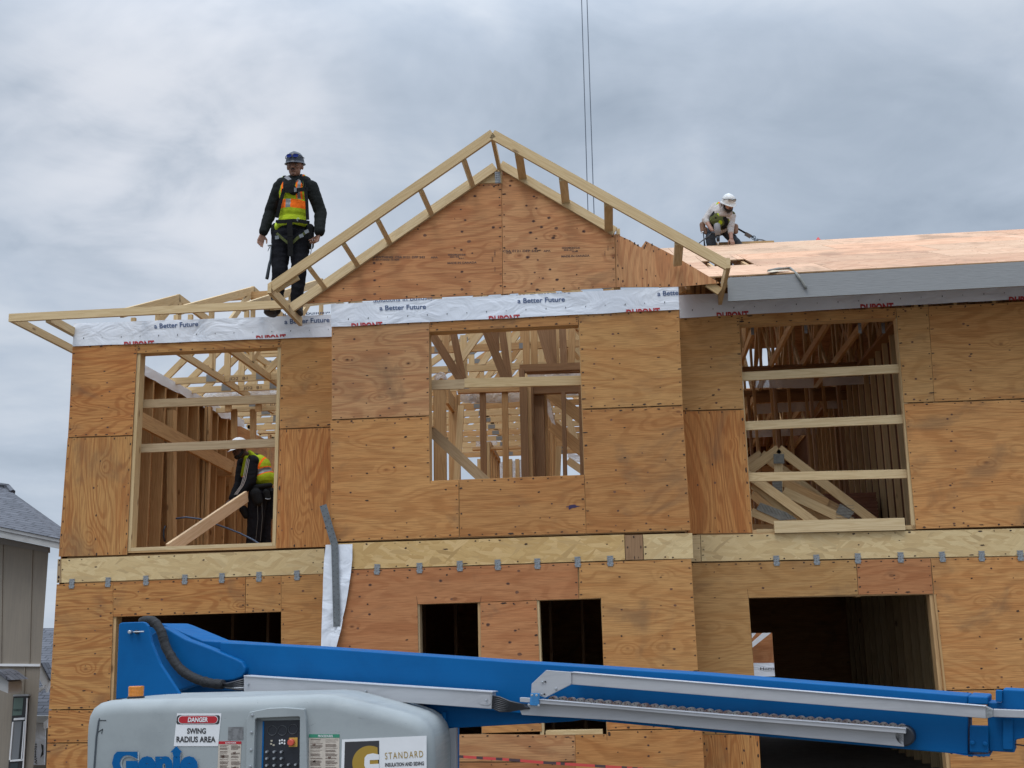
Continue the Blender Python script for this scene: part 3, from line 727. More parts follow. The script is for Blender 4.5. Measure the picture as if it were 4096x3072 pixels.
# a second framed wall in the left unit running back, with a doorway and short blocks
for x0, Y in ((372, 3.9), (392, 3.9), (420, 4.3), (450, 4.6), (478, 4.6), (506, 5.0), (530, 5.2)):
    post_px(w3(x0, 470), w3(x0, 1590), 4.35 if x0 > 400 else 3.9, .045 if x0 % 3 else .075, .1, LUMI)
post_px(w3(345, 540), w3(345, 1560), 3.2, .089, .12, LUMI)
part_board('brace', P(w3(540, 590), 5.6), P(w3(870, 1010), 6.6), .12, .038, (0, 0, 1), LUMI)
part_board('header', P(w3(575, 995), 5.4), P(w3(810, 990), 5.4), .14, .05, (0, 0, 1), LUMI)
part_board('header', P(w3(610, 1070), 5.8), P(w3(775, 1068), 5.8), .12, .05, (0, 0, 1), LUMI)
for x0, Y in ((585, 5.6), (605, 5.6), (655, 6.3), (700, 6.3), (722, 6.3), (790, 5.7), (800, 6.3), (850, 6.3), (880, 6.3)):
    post_px(w3(x0, 1020), w3(x0, 1560), Y, .089, .038, LUMI)
wall_y(7.0, -6.2, -4.6, ZF, 4.45, PLYI, 'inside_sheathing')
wall_y(9.4, -6.2, -3.3, ZF, 4.3, PLYI, 'inside_sheathing')
part_board('ledger', P(w3(530, 545), 4.9), P(w3(1130, 520), 4.9), .07, .04, (0, 0, 1), LUM)
strip_px('plastic_strip', [w3(640, 500), w3(1130, 470), w3(1130, 512), w3(640, 535)], 6.0, FILM)
mb = MB(); mb.tube([P(w3(375, 1335), 2.0), P(w3(450, 1325), 2.0), P(w3(550, 1338), 2.1), P(w3(650, 1370), 2.2), P(w3(750, 1405), 2.3), P(w3(850, 1445), 2.4), P(w3(940, 1490), 2.4), P(w3(1010, 1535), 2.4), P(w3(1060, 1570), 2.4)], .011, 8)
tag(mb.build('air_hose', simple('blue_rubber', (.06, .09, .15), .5), None, True), 'blue air hose arching low behind the plank in the left window', 'hose')
mb = MB(); mb.tube([P(w3(298, 1388), 1.2), P(w3(285, 1420), 1.2), P(w3(284, 1460), 1.2), P(w3(293, 1505), 1.2)], .012, 8)
tag(mb.build('cable_loop', simple('black_cable', (.02, .02, .025), .5), None, True), 'black loop of cable hanging on the studs of the left window wall', 'cable')

# ---- upper storey, centre unit seen through its window
def bp(name, a, b, Y, w, t=.038, mat=LUMI, Y2=None, up=(0, 0, 1)):
    return part_board(name, P(a, Y), P(b, Y if Y2 is None else Y2), w, t, up, mat)
bp('post', r6(195, 545), r6(205, 1590), 1.2, .038, .135, LUMI, up=(0, 1, 0))
bp('post', r6(152, 660), r6(158, 1590), 1.25, .038, .05, LUMI, up=(0, 1, 0))
bp('post', r6(318, 700), r6(325, 1590), 2.2, .038, .10, LUMI, up=(0, 1, 0))
bp('post', r6(372, 730), r6(378, 1590), 2.25, .038, .05, LUMI, up=(0, 1, 0))
bp('leaning_stud', r6(402, 835), r6(355, 1590), 1.9, .038, .075, LUM, up=(0, 1, 0))
bp('brace', r6(262, 735), r6(345, 860), 1.6, .19, .04, LUMI, 2.4)
bp('brace', r6(110, 1085), r6(655, 1590), .45, .11, .038, LUMW)
bp('top_plate', r6(370, 700), r6(985, 680), 2.6, .05, .09, LUMI)
for x in (612, 828): bp('stud', r6(x, 700), r6(x+12, 1590), 2.6, .038, .078, LUMI if x > 700 else LUMD, up=(0, 1, 0))
strip_px('plastic_strip', [r6(385, 715), r6(970, 690), r6(970, 795), r6(800, 812), r6(600, 808), r6(440, 812), r6(390, 780)], 2.7, FILM)
mb = MB(); mb.tube([P(q, 1.15) for q in (r6(140, 590), r6(160, 530), r6(200, 510), r6(235, 520), r6(262, 590))], .006, 6)
mb.prism([P(q, 1.14) for q in (r6(150, 590), r6(165, 525), r6(200, 508), r6(240, 522), r6(280, 592), r6(240, 590), r6(205, 560), r6(175, 590))], (0, .003, 0)); mb.build('plastic_strip', FILM, house)
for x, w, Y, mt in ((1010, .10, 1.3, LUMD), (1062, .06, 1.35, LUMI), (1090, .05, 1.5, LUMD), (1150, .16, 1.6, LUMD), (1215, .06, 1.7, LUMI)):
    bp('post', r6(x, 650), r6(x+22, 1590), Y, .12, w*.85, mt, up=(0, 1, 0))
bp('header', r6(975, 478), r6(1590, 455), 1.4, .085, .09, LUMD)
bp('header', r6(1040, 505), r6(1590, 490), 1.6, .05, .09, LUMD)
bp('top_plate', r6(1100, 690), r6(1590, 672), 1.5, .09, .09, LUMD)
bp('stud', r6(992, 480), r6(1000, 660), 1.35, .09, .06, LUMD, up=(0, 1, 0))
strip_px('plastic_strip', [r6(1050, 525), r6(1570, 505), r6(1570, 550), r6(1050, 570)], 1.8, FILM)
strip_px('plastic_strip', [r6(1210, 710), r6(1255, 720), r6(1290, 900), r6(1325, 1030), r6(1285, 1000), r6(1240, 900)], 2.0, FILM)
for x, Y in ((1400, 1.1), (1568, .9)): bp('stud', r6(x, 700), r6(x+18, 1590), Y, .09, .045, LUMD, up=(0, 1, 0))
for i in range(6): bp('stud', r6(1235+i*17, 800+i*45), r6(1240+i*18, 1590), 3.0+i*.9, .09, .07, LUMI, up=(0, 1, 0))
bp('brace', r6(1260, 705), r6(1600, 975), 2.0, .14, .038, LUMI)
bp('brace', r6(1285, 1030), r6(1600, 1290), 2.2, .14, .038, LUMI)
bp('brace', r6(1430, 900), r6(1520, 1200), 3.2, .09, .038, LUM)
bp('brace', r6(1440, 1370), r6(1600, 1480), 2.6, .09, .038, LUM)
bp('ledger', r6(1330, 1195), r6(1600, 1185), 3.4, .11, .038, LUMI)
bp('post', r6(1355, 1230), r6(1340, 1590), 3.2, .038, .07, LUM, up=(0, 1, 0))
strip_px('plastic_strip', [r6(1440, 1300), r6(1570, 1320), r6(1570, 1390), r6(1500, 1380), r6(1440, 1340)], 2.9, FILM)
strip_px('plastic_strip', [r6(1430, 700), r6(1545, 700), r6(1545, 735), r6(1430, 738)], 1.9, FILM)
bp('post', r6(652, 1195), r6(655, 1590), 4.2, .09, .085, LUM, up=(0, 1, 0))
bp('header', r6(675, 1210), r6(770, 1375), 4.3, .07, .05, LUMI, 6.0)
for i in range(4): bp('stud', r6(695+i*22, 1260+i*30), r6(700+i*22, 1590), 4.6+i*.4, .09, .038, LUMI, up=(0, 1, 0))
bp('ledger', r6(515, 1262), r6(990, 1245), 4.3, .035, .09, LUMI)
strip_px('plastic_strip', [r6(545, 1185), r6(760, 1175), r6(750, 1220), r6(545, 1235)], 5.0, FILM)
strip_px('plastic_strip', [r6(765, 1390), r6(1000, 1360), r6(1000, 1590), r6(765, 1590)], 6.4, FILM)
for x in (880, 950, 580): bp('stud', r6(x, 1360), r6(x+4, 1590), 6.2, .09, .06, LUM, up=(0, 1, 0))

# ---- centre roof: row of common trusses standing bare
def truss(name, L, R_, apex, webs, mat, w=.089):
    mb = MB()
    mb.board(L, R_, w, .038, (0, 0, 1)); mb.board(L, apex, w, .038, (0, 0, 1)); mb.board(apex, R_, w, .038, (0, 0, 1))
    for a, b in webs: mb.board(a, b, .089, .036, (0, 0, 1))
    return mb
ZT = 5.28; AX, AZ = -1.235, 6.72; TPL = simple('truss_plate', (.20, .20, .19), .6, .3)
tn = 0
for k, Y in enumerate((2.3, 3.4, 4.6, 5.4, 6.0, 6.6, 7.2, 7.85, 8.45, 9.05, 9.7, 10.3, 10.9)):
    L, R_, A = Vector((-3.35, Y, ZT)), Vector((.92, Y, ZT)), Vector((AX, Y, AZ))
    bt = [L.lerp(R_, q) for q in (.25, .5, .75)]; tl = L.lerp(A, .5); tr = A.lerp(R_, .5); tl2 = L.lerp(A, .78); tr2 = A.lerp(R_, .24)
    webs = [(tl, bt[0]), (bt[0], A), (bt[2], A), (tr, bt[2])] if k % 3 else [(tl, bt[0]), (bt[0], A), (bt[2], A), (tr, bt[2]), (A, bt[1])]
    mb = truss('roof_truss', L, R_, A, webs, LUM); o = mb.build('roof_truss', LUM if k % 4 else LUMI, house)
    for q in bt+[tl, tr]:
        pm = MB(); sy = -.0205; pm.prism([q+Vector((-.06, sy, -.035)), q+Vector((.06, sy, -.035)), q+Vector((.06, sy, .035)), q+Vector((-.06, sy, .035))], (0, -.001, 0)); pm.build('gusset_plate', TPL, o)
for a, b, Y, mt in (((105, 120), (420, 620), .85, LUMD), ((325, 120), (425, 600), 1.1, LUMD), ((255, 120), (245, 330), 1.3, LUMI), ((645, 100), (850, 620), .85, LUMD), ((800, 100), (870, 600), 1.1, LUMD), ((735, 100), (740, 300), 1.2, LUMD),
        ((855, 100), (868, 600), 1.9, LUM), ((425, 150), (425, 600), 2.1, LUM), ((595, 120), (330, 480), 2.0, LUM), ((1035, 80), (1040, 480), 1.7, LUMI), ((1112, 80), (1118, 480), 1.9, LUMI), ((1075, 80), (1080, 470), 2.3, LUM), ((1170, 90), (1285, 470), 1.4, LUMD),
        ((1210, 90), (1300, 460), 2.2, LUMD), ((1245, 80), (1285, 460), 1.8, LUMD), ((1290, 80), (1302, 460), 1.6, LUMD), ((1325, 80), (1325, 460), 1.9, LUMI), ((1390, 80), (1405, 460), 1.7, LUMD), ((1415, 80), (1420, 460), 2.4, LUMI), ((1455, 80), (1445, 460), 2.8, LUM), ((1485, 80), (1478, 460), 2.0, LUMI)):
    post_px(r6(*a), r6(*b), Y, .080 if a[0] not in (105, 645) else .095, .038, mt, name='truss_web')
# left unit: flat girder trusses behind the hip
for k in range(9):
    Y = 3.3+.61*k; z1 = 5.95 if k < 3 else 6.05
    L, R_ = Vector((-6.3, Y, ZT-.02)), Vector((-3.3, Y, ZT-.02)); mb = MB()
    mb.board(L, R_, .089, .038); mb.board(Vector((-5.6, Y, z1)), Vector((-3.3, Y, z1)), .089, .038); mb.board(L, Vector((-5.6, Y, z1)), .089, .038)
    for a, b in ((-5.6, -4.9), (-4.2, -4.9), (-4.2, -3.5), (-5.6, -5.6), (-4.2, -4.2)):
        mb.board((a, Y, z1), (b, Y, ZT-.02), .089, .036)
    o = mb.build('roof_truss', LUM, house)
    for x, z in ((-5.6, z1), (-4.9, ZT), (-4.2, z1), (-5.6, ZT)):
        pm = MB(); pm.prism([(x-.07, Y-.021, z-.05), (x+.07, Y-.021, z-.05), (x+.07, Y-.021, z+.05), (x-.07, Y-.021, z+.05)], (0, -.001, 0)); pm.build('gusset_plate', TPL, o)
    pm = MB(); text_on(pm, 'JD2  B1', lambda a, b, Y=Y: Vector((-5.35+a, Y-.0215, ZT-.045+b)), .26, .042, mi=1)
    pm.build('truss_lettering', [INKP, INKP], o)

# ---- hip framing at the left corner
def zf(x, top=True): return 5.325 if top else 5.24
XE = P(k1(60, 430), 0).x
ZH = 5.283
part_board('eave_board', (XE, 0, ZH), (-3.60, 0, ZH), .088, .038, (0, 0, 1), LUM, label='long pale eave board along the left unit')
part_board('eave_board', (XE+.02, .02, ZH), (XE+.02, 4.5, ZH), .088, .038, (0, 0, 1), LUM, label='eave board returning past the left corner')
part_board('lookout', (XE+.44, .02, ZH-.02), (XE+.44, 4.5, ZH-.02), .088, .06, (0, 0, 1), LUM)
for i, (q0, q1, dY) in enumerate(((k1(740, 372), k1(1130, 283), 1.62), (k1(1100, 357), k1(1600, 233), 2.5), (k1(1460, 342), k1(2030, 182), 3.2), (None, None, 3.9))):
    if q0: a = P(q0, .03); b = P(q1, dY)
    else: a = Vector((-3.75, .03, 5.3)); b = Vector((-3.75, dY, 6.55))
    X = b.x; a = Vector((X, .03, 5.28)); b = Vector((X, b.y, b.z-.045)); mb = MB()
    mb.board(a, b, .095, .04); mb.board(b+Vector((0, -.02, 0)), Vector((X, 5.6, b.z)), .095, .04)
    mb.board(Vector((X, .70, 5.25)), Vector((X, 5.6, 5.25)), .089, .038)
    for y in (1.0, dY, dY+1.2):
        zt = 5.28+(b.z-5.28)*min(1, (y)/dY); mb.board(Vector((X, y+.02, 5.28)), Vector((X, y+.02, zt)), .089, .038, (0, 1, 0))
    mb.board(Vector((X, dY*.5, 5.28)), Vector((X, dY, b.z)), .08, .036); mb.board(Vector((X, dY, 5.28)), Vector((X, dY+1.2, b.z)), .08, .036)
    o = mb.build('hip_truss', LUM, house); pm = MB()
    pm.prism([(X-.0215, dY-.03, b.z-.12), (X-.0215, dY+.09, b.z-.12), (X-.0215, dY+.09, b.z+.03), (X-.0215, dY-.03, b.z+.03)], (-.001, 0, 0)); pm.build('gusset_plate', GALVD, o)
for q in ((k1(845, 430), k1(845, 455)), (k1(1115, 412), k1(1115, 445)), (k1(1205, 410), k1(1205, 440)), (k1(1560, 385), k1(1560, 425)), (k1(1840, 290), k1(1840, 420))):
    part_board('cripple', P(q[0], .75), P(q[1], .75)+Vector((0, 0, -.1)), .05, .045, (1, 0, 0), LUM)
part_board('purlin', P(k1(1430, 300), 2.4), P(k1(1730, 278), 2.4), .09, .04, (0, 0, 1), LUMI)

# ---- gable end wall, its rafter, the flying rafter and the lookouts
YG = -.012; YF = -.70
gb = YG
sheet([g4(1980, 460), g4(2092, 455), g5(197, 524), g5(198, 700), g5(205, 1340), g4(625, 1396), g4(790, 1262), g4(1040, 1084), g4(1300, 919), g4(1620, 689), g4(1935, 471)], gb, PLYG, label='plywood sheet at the left of the gable', bold=1.1, knots=[g4(*q) for q in ((1875, 743), (1850, 832), (1165, 1078), (1165, 1143), (1168, 1212), (1168, 1320), (1850, 1145), (1845, 975), (1905, 910), (1850, 1283), (1910, 1222), (1560, 862), (1840, 660), (2095, 800), (2100, 480), (1950, 555), (1930, 1000))])
sheet([g5(198, 408), g5(320, 476), g5(640, 656), g5(980, 846), g5(1030, 884), g5(1040, 1290), g5(206, 1340), g5(199, 700)], gb, PLYG, label='plywood sheet right of the gable centre joint', bold=1.1, knots=[g5(*q) for q in ((380, 687), (452, 708), (432, 802), (490, 845), (410, 885), (452, 930), (598, 853), (578, 925), (802, 877), (545, 777), (388, 1067), (463, 1088), (440, 1180), (553, 1158), (500, 1223), (417, 1263), (458, 1307), (605, 1233), (435, 620), (258, 540), (448, 1003))])
sheet([g5(1032, 890), g5(1150, 945), g5(1225, 993), g5(1258, 946), g5(1460, 1050), g5(1802, 1253), g5(1800, 1260), g5(1490, 1287), g5(1042, 1290)], gb, PLYG, True, label='notched plywood sheet at the right of the gable')
def beam_px(a, b, Y, w, t, mat, name, label=None): return part_board(name, P(a, Y), P(b, Y), w, t, (0, 0, 1), mat, label=label)
apex_i = g5(186, 386)
beam_px(g4(2108, 327), g4(520, 1428), -.035, .098, .038, LUM, 'barge_rafter_inner')
beam_px(g5(190, 386), g5(1032, 878), -.035, .092, .038, LUM, 'barge_rafter_inner')
gbm = MB(); gbm.prism(inset([P(q, YG) for q in (g4(1940, 470), g4(2125, 340), g5(197, 412), g5(198, 522), g4(2090, 452), g4(1982, 457))], .0005), (0, .03, 0)); gbm.build('gable_block', LUM, house)
tp = MB(); tp.prism([P(q, -.057) for q in (g5(146, 438), g5(186, 436), g5(189, 520), g5(148, 522))], (0, .002, 0))
for i in range(5):
    y = 445+i*17; tp.tube([P(g5(148+j*6.5, y+(3 if j % 2 else -3)), -.059) for j in range(7)], .0022, 5, 0, True)
tp.build('gusset_plate', GALV, house)
mbx = MB(); a = P(g4(2093, 70), YF); b = P(g4(362, 1270), YF)
part_board('flying_rafter', a, b, .098, .038, (0, 0, 1), LUM, label='left flying rafter of the open gable')
a = P(g5(128, 163), YF); b = P(g5(1866, 1130), YF)
part_board('flying_rafter', a, b, .100, .038, (0, 0, 1), LUM, label='right flying rafter of the open gable')
def lookout(qa, qb, label=None, Ya=YF+.02, Yb=-.055, w=.085, up=(0, 0, 1)):
    part_board('lookout', P(qa, Ya), P(qb, Yb), w, .038, up, LUM)
sl = Vector((.83, 0, .56)); sr = Vector((.86, 0, -.51))
for qa, qb in (((g4(1863, 270)), (g4(1930, 470))), (g4(1528, 510), g4(1608, 690)), (g4(1193, 745), g4(1282, 915)), (g4(928, 930), g4(1030, 1090)), (g4(660, 1118), g4(775, 1268))):
    lookout(qa, qb, up=sl, w=.05)
for qa, qb in ((g5(322, 300), g5(350, 480)), (g5(650, 490), g5(668, 655)), (g5(984, 675), g5(986, 865)), (g5(1505, 960), g5(1493, 1120))):
    lookout(qa, qb, up=(Vector((1, 0, .15))), w=.085)
lookout(g5(130, 185), g5(178, 405), up=(0, 0, 1), w=.06)
part_board('sub_fascia', P(g4(346, 1275), YF-.03), P(g4(590, 1535), .5), .10, .038, (0, 0, 1), LUM)
part_board('sub_fascia', P(g5(1868, 1110), YF-.02), P(g5(1805, 1385), .55), .105, .038, (0, 0, 1), LUM)
part_board('splinter_board', P(g4(395, 1295), YF+.045), P(g4(575, 1190), YF+.045), .045, .03, (0, 0, 1), LUM)
part_board('tail_block', P(g5(1715, 1262), .03), P(g5(1806, 1322), .03), .08, .038, (0, 0, 1), LUM)
part_board('stub', P(g5(1056, 905), .02), P(g5(1055, 862), .02), .04, .05, (1, 0, 0), LUM)
# mill stamps on the gable sheets
st = MB(); Ys = gb-.0018
for body, a, b, h in (('SHEATHING  CSA 0121 DFP 543', g4(1150, 1040), g4(1560, 1040), 9), ('SHEATHING 12 MM', g4(1150, 1058), g4(1360, 1058), 6), ('APA', g4(1605, 1040), g4(1662, 1040), 7),
        ('05082026', g4(1740, 1020), g4(1880, 1018), 7), ('05:46', g4(1755, 1036), g4(1830, 1034), 6), ('321', g4(1822, 1046), g4(1862, 1044), 5), ('MADE IN CANADA', g4(1737, 1085), g4(1965, 1080), 8),
        ('CSA 0121 DFP 543', g5(205, 1030), g5(465, 1028), 9), ('APA', g5(505, 1028), g5(558, 1026), 7), ('05082026', g5(640, 1005), g5(775, 1003), 7), ('05:41', g5(655, 1020), g5(725, 1018), 6),
        ('321', g5(715, 1030), g5(755, 1029), 5), ('MADE IN CANADA', g5(637, 1068), g5(845, 1062), 8), ('12 MM', g5(230, 1040), g5(270, 1040), 5)):
    st = MB(); text_px(st, body, a, b, h, Ys, bold=.03); st.build('mill_stamp', INKP, house)
def vtext(body, a, h, w_):      # stamp turned on its side
    fn = lambda s_, t_: P((a[0]-t_, a[1]-s_), Ys)
    st = MB(); text_on(st, body, fn, w_, h); st.build('mill_stamp', INKP, house)
for q in (g4(2112, 1015), g4(2093, 1070), g4(2112, 1145), g5(985, 1020), g5(962, 1058), g5(150, 1065), g5(132, 1100)): vtext('CSA12', q, 5, 20)
# painted mark
mk = MB(); c = k2(1515, 1420)
mk.face([P((c[0]+dx, c[1]+dy), -.0018) for dx, dy in ((-22, 4), (-20, -5), (-8, -8), (4, -9), (10, -4), (26, -3), (12, 1), (4, 4), (-8, 5), (-16, 10), (-19, 12))], None, 0, 0)
mk.face([P((c[0]+dx, c[1]+dy), -.0018) for dx, dy in ((-32, -1), (-20, -2), (-22, 1), (-31, 2))], None, 0, 0)
mk.build('spray_mark', simple('purple_black_paint', (.03, .015, .06), .6), house)

# ---- right roof: sheathed plane, ridge, fascia, hole
ZE, YE, ZR, YR = 5.365, .04, 7.72, 6.03
sl_ = (ZR-ZE)/(YR-YE)
def roofpt(x, y): return Vector((x, y, ZE+(y-YE)*sl_))
up_n = Vector((0, -sl_, 1)).normalized()
def on_roof(q):
    n = Vector((0, -sl_, 1)); return PN(q, Vector((0, YE, ZE)), n)
h0, h1, h2, h3 = [on_roof(q2(*q)) for q in ((372, 955), (900, 930), (1030, 988), (450, 1015))]
hx0, hx1 = min(h0.x, h3.x)+.06, (h1.x+h2.x)/2; hy0, hy1 = (h2.y+h3.y)/2, (h0.y+h1.y)/2
print('hole', hx0, hx1, hy0, hy1)
def deck(x0, x1, y0, y1, label=None):
    g = .003; pts = [roofpt(x0+g, y0+g), roofpt(x1-g, y0+g), roofpt(x1-g, y1-g), roofpt(x0+g, y1-g)]
    if x1-x0 < .03 or y1-y0 < .03: return
    mb = MB(); mb.prism(pts, (0, 0, -.014), side=1)
    for i in range(int((x1-x0)/.41)+1):
        for j in range(int((y1-y0)/.2)):
            p = roofpt(x0+.03+i*.405, y0+.05+j*.2)+Vector((0, 0, .0012))
            if p.x < x1 and random.random() < .5: mb.face([p+Vector((-.012, 0, 0)), p+Vector((.008, -.004, 0)), p+Vector((.014, .004, .001)), p+Vector((-.004, .006, .002))], None, 2, 0)
    mb.build('roof_deck_sheet', [PLYD, PLYEDGE, NAIL], house)
rows = [YE+1.22*math.cos(math.atan(sl_))*i for i in range(6)]
rows[-1] = YR
for r_ in range(5):
    y0, y1 = rows[r_], rows[r_+1]; off = 1.22 if r_ % 2 else 0
    x = 1.12-.45*(r_ > 0)*0-off if r_ else 1.12
    x = (.62, .30, -.1, -.5, -.8)[r_]; first = x+1.6-(off*.5)
    brk = [x]; b_ = first
    while b_ < 10.2: brk.append(b_); b_ += 2.44
    brk.append(10.2)
    for i in range(len(brk)-1):
        a_, c_ = brk[i], brk[i+1]
        # leave the opening free
        if c_ > hx0 and a_ < hx1 and y1 > hy0 and y0 < hy1:
            for (p0, p1, s0, s1) in ((a_, max(a_, hx0), y0, y1), (min(c_, hx1), c_, y0, y1), (max(a_, hx0), min(c_, hx1), y0, max(y0, hy0)), (max(a_, hx0), min(c_, hx1), min(y1, hy1), y1)):
                deck(p0, p1, s0, s1)
        else: deck(a_, c_, y0, y1)
# rear slope and ridge cap edge
for x0_, x1_, y0_, y1_ in ((2.75, 10.2, YR+.005, 12), (1.85, 2.747, YR+.005, 8.7), (1.85, 2.747, 9.9, 12), (-.8, 1.847, 7.5, 12)):
    zz = lambda y: ZR-(y-YR)*(ZR-ZE)/(12-YR)
    mb = MB(); mb.prism([(x0_, y0_, zz(y0_)), (x1_, y0_, zz(y0_)), (x1_, y1_, zz(y1_)), (x0_, y1_, zz(y1_))], (0, 0, -.014)); mb.build('rear_roof_deck', PLYD, house)
mb = MB(); mb.board(on_roof(q2(560, 765)), on_roof(q2(1230, 745)), .05, .03, (0, 0, 1)); mb.build('ridge_cleat', LUM, house)
# fascia
def fz(x): return 5.075+(x-1.11)*.0040
mb = MB(); x1 = 10.2
mb.prism([(1.118, 0, 5.076), (x1, 0, fz(x1)), (x1, 0, fz(x1)+.256), (1.125, 0, 5.330)], (0, .03, 0)); mb.build('fascia_board', FASC, house)['label'] = 'long grey fascia board'

part_board('sub_fascia', (1.2, .06, 5.20), (x1, .06, 5.20), .14, .038, (0, 0, 1), LUMI)
# trusses under the deck, spanning front to back
for k in range(22):
    X = .72+.42*k
    E_ = Vector((X, .08, ZE-.07)); Rg = Vector((X, YR, ZR-.08)); Bk = Vector((X, 11.9, ZE-.07)); mb = MB()
    mb.board(E_, Rg, .095, .038); mb.board(Rg, Bk, .095, .038); mb.board(Vector((X, .62, 5.22)), Vector((X, 11.9, 5.22)), .089, .038)
    for a, b in ((1.9, 2.7), (4.1, 2.7), (4.1, 6.0), (7.9, 6.0), (7.9, 9.3), (10.1, 9.3)):
        zt = ZE-.1+sl_*((a if a < YR else 2*YR-a)-YE); mb.board((X, a, zt), (X, b, 5.24), .089, .036)
    for a in (1.3, 2.7, 3.4, 4.8, 6.0, 7.2, 8.4):
        zt = ZE-.1+sl_*((a if a < YR else 2*YR-a)-YE); mb.board((X, a, zt), (X, a+.02, 5.24), .075, .036, (0, 1, 0))
    if k < 3: mb.board((X, .8, 5.24), (X, 1.9, ZE-.1+sl_*1.86), .089, .036)
    mb.build('roof_truss', LUMI, house)
for q in ((500, 1105, 1200), (610, 1100, 1190), (300, 1215, 1310), (240, 1215, 1300)):
    part_board('cripple', P(q2(q[0], q[1]), .75), P(q2(q[0], q[2]), .75), .05, .05, (1, 0, 0), LUMI)
mb = MB()
for i in range(5): mb.board(P(q2(185+i*62, 1262), .8), P(q2(225+i*62, 1262), .8), .10, .03, (0, 0, 1))
mb.build('blocking', LUMI, house)
part_board('added_dark_backing', (.45, 1.05, 5.40), (2.0, 1.05, 5.40), .35, .04, (0, 0, 1), LUMD)  # dark board added to close off the sky behind the cripples

# ---- upper storey, right unit seen through its window
XR = 3.12
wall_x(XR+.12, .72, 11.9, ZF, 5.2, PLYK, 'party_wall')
studs_x(XR+.06, [1.15+.406*i for i in range(19)], ZF, ZP-.04, LUM, .06)
studs_y(4.6, [1.35+.24*i for i in range(7)], ZF, ZP-.04, LUMI, .04)
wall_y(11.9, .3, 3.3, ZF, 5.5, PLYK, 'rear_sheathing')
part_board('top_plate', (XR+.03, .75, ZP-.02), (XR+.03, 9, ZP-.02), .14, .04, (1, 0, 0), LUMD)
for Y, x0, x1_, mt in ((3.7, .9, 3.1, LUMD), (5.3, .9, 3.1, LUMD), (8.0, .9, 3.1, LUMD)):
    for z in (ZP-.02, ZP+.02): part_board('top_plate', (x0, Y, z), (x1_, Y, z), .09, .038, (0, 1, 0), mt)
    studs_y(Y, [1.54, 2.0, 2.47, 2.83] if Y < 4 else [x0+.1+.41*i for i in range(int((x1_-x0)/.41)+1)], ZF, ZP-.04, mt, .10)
part_board('header', P(r7(205, 618), 5.2), P(r7(960, 600), 5.2), .12, .09, (0, 0, 1), LUMD)
strip_px('plastic_strip', [r7(215, 490), r7(640, 475), r7(640, 545), r7(215, 545)], 3.6, FILM)
strip_px('plastic_strip', [r7(705, 470), r7(1080, 455), r7(1075, 515), r7(705, 530)], 3.6, FILM)
strip_px('plastic_strip', [r7(210, 660), r7(680, 640), r7(640, 710), r7(500, 715), r7(210, 735)], 5.2, FILM)
strip_px('plastic_strip', [r7(735, 640), r7(880, 632), r7(875, 690), r7(735, 695)], 5.2, FILM)
strip_px('plastic_strip', [r7(160, 850), r7(660, 830), r7(660, 880), r7(160, 905)], 7.9, FILM)
wall_y(9.0, .6, 3.3, ZF, 4.6, PLYI, 'inside_sheathing')
for i, x in enumerate((195, 580, 970, 1140)):
    part_board('hold_down_strap', P(r7(x, 75), 1.0), P(r7(x+5, 150 if i else 160), 1.0), .035, .003, (1, 0, 0), GALV)

# ================================================================== loose things up there
PLT = simple('dusty_steel_plate', (.21, .20, .17), .6, .25, var=.5, sc=30)
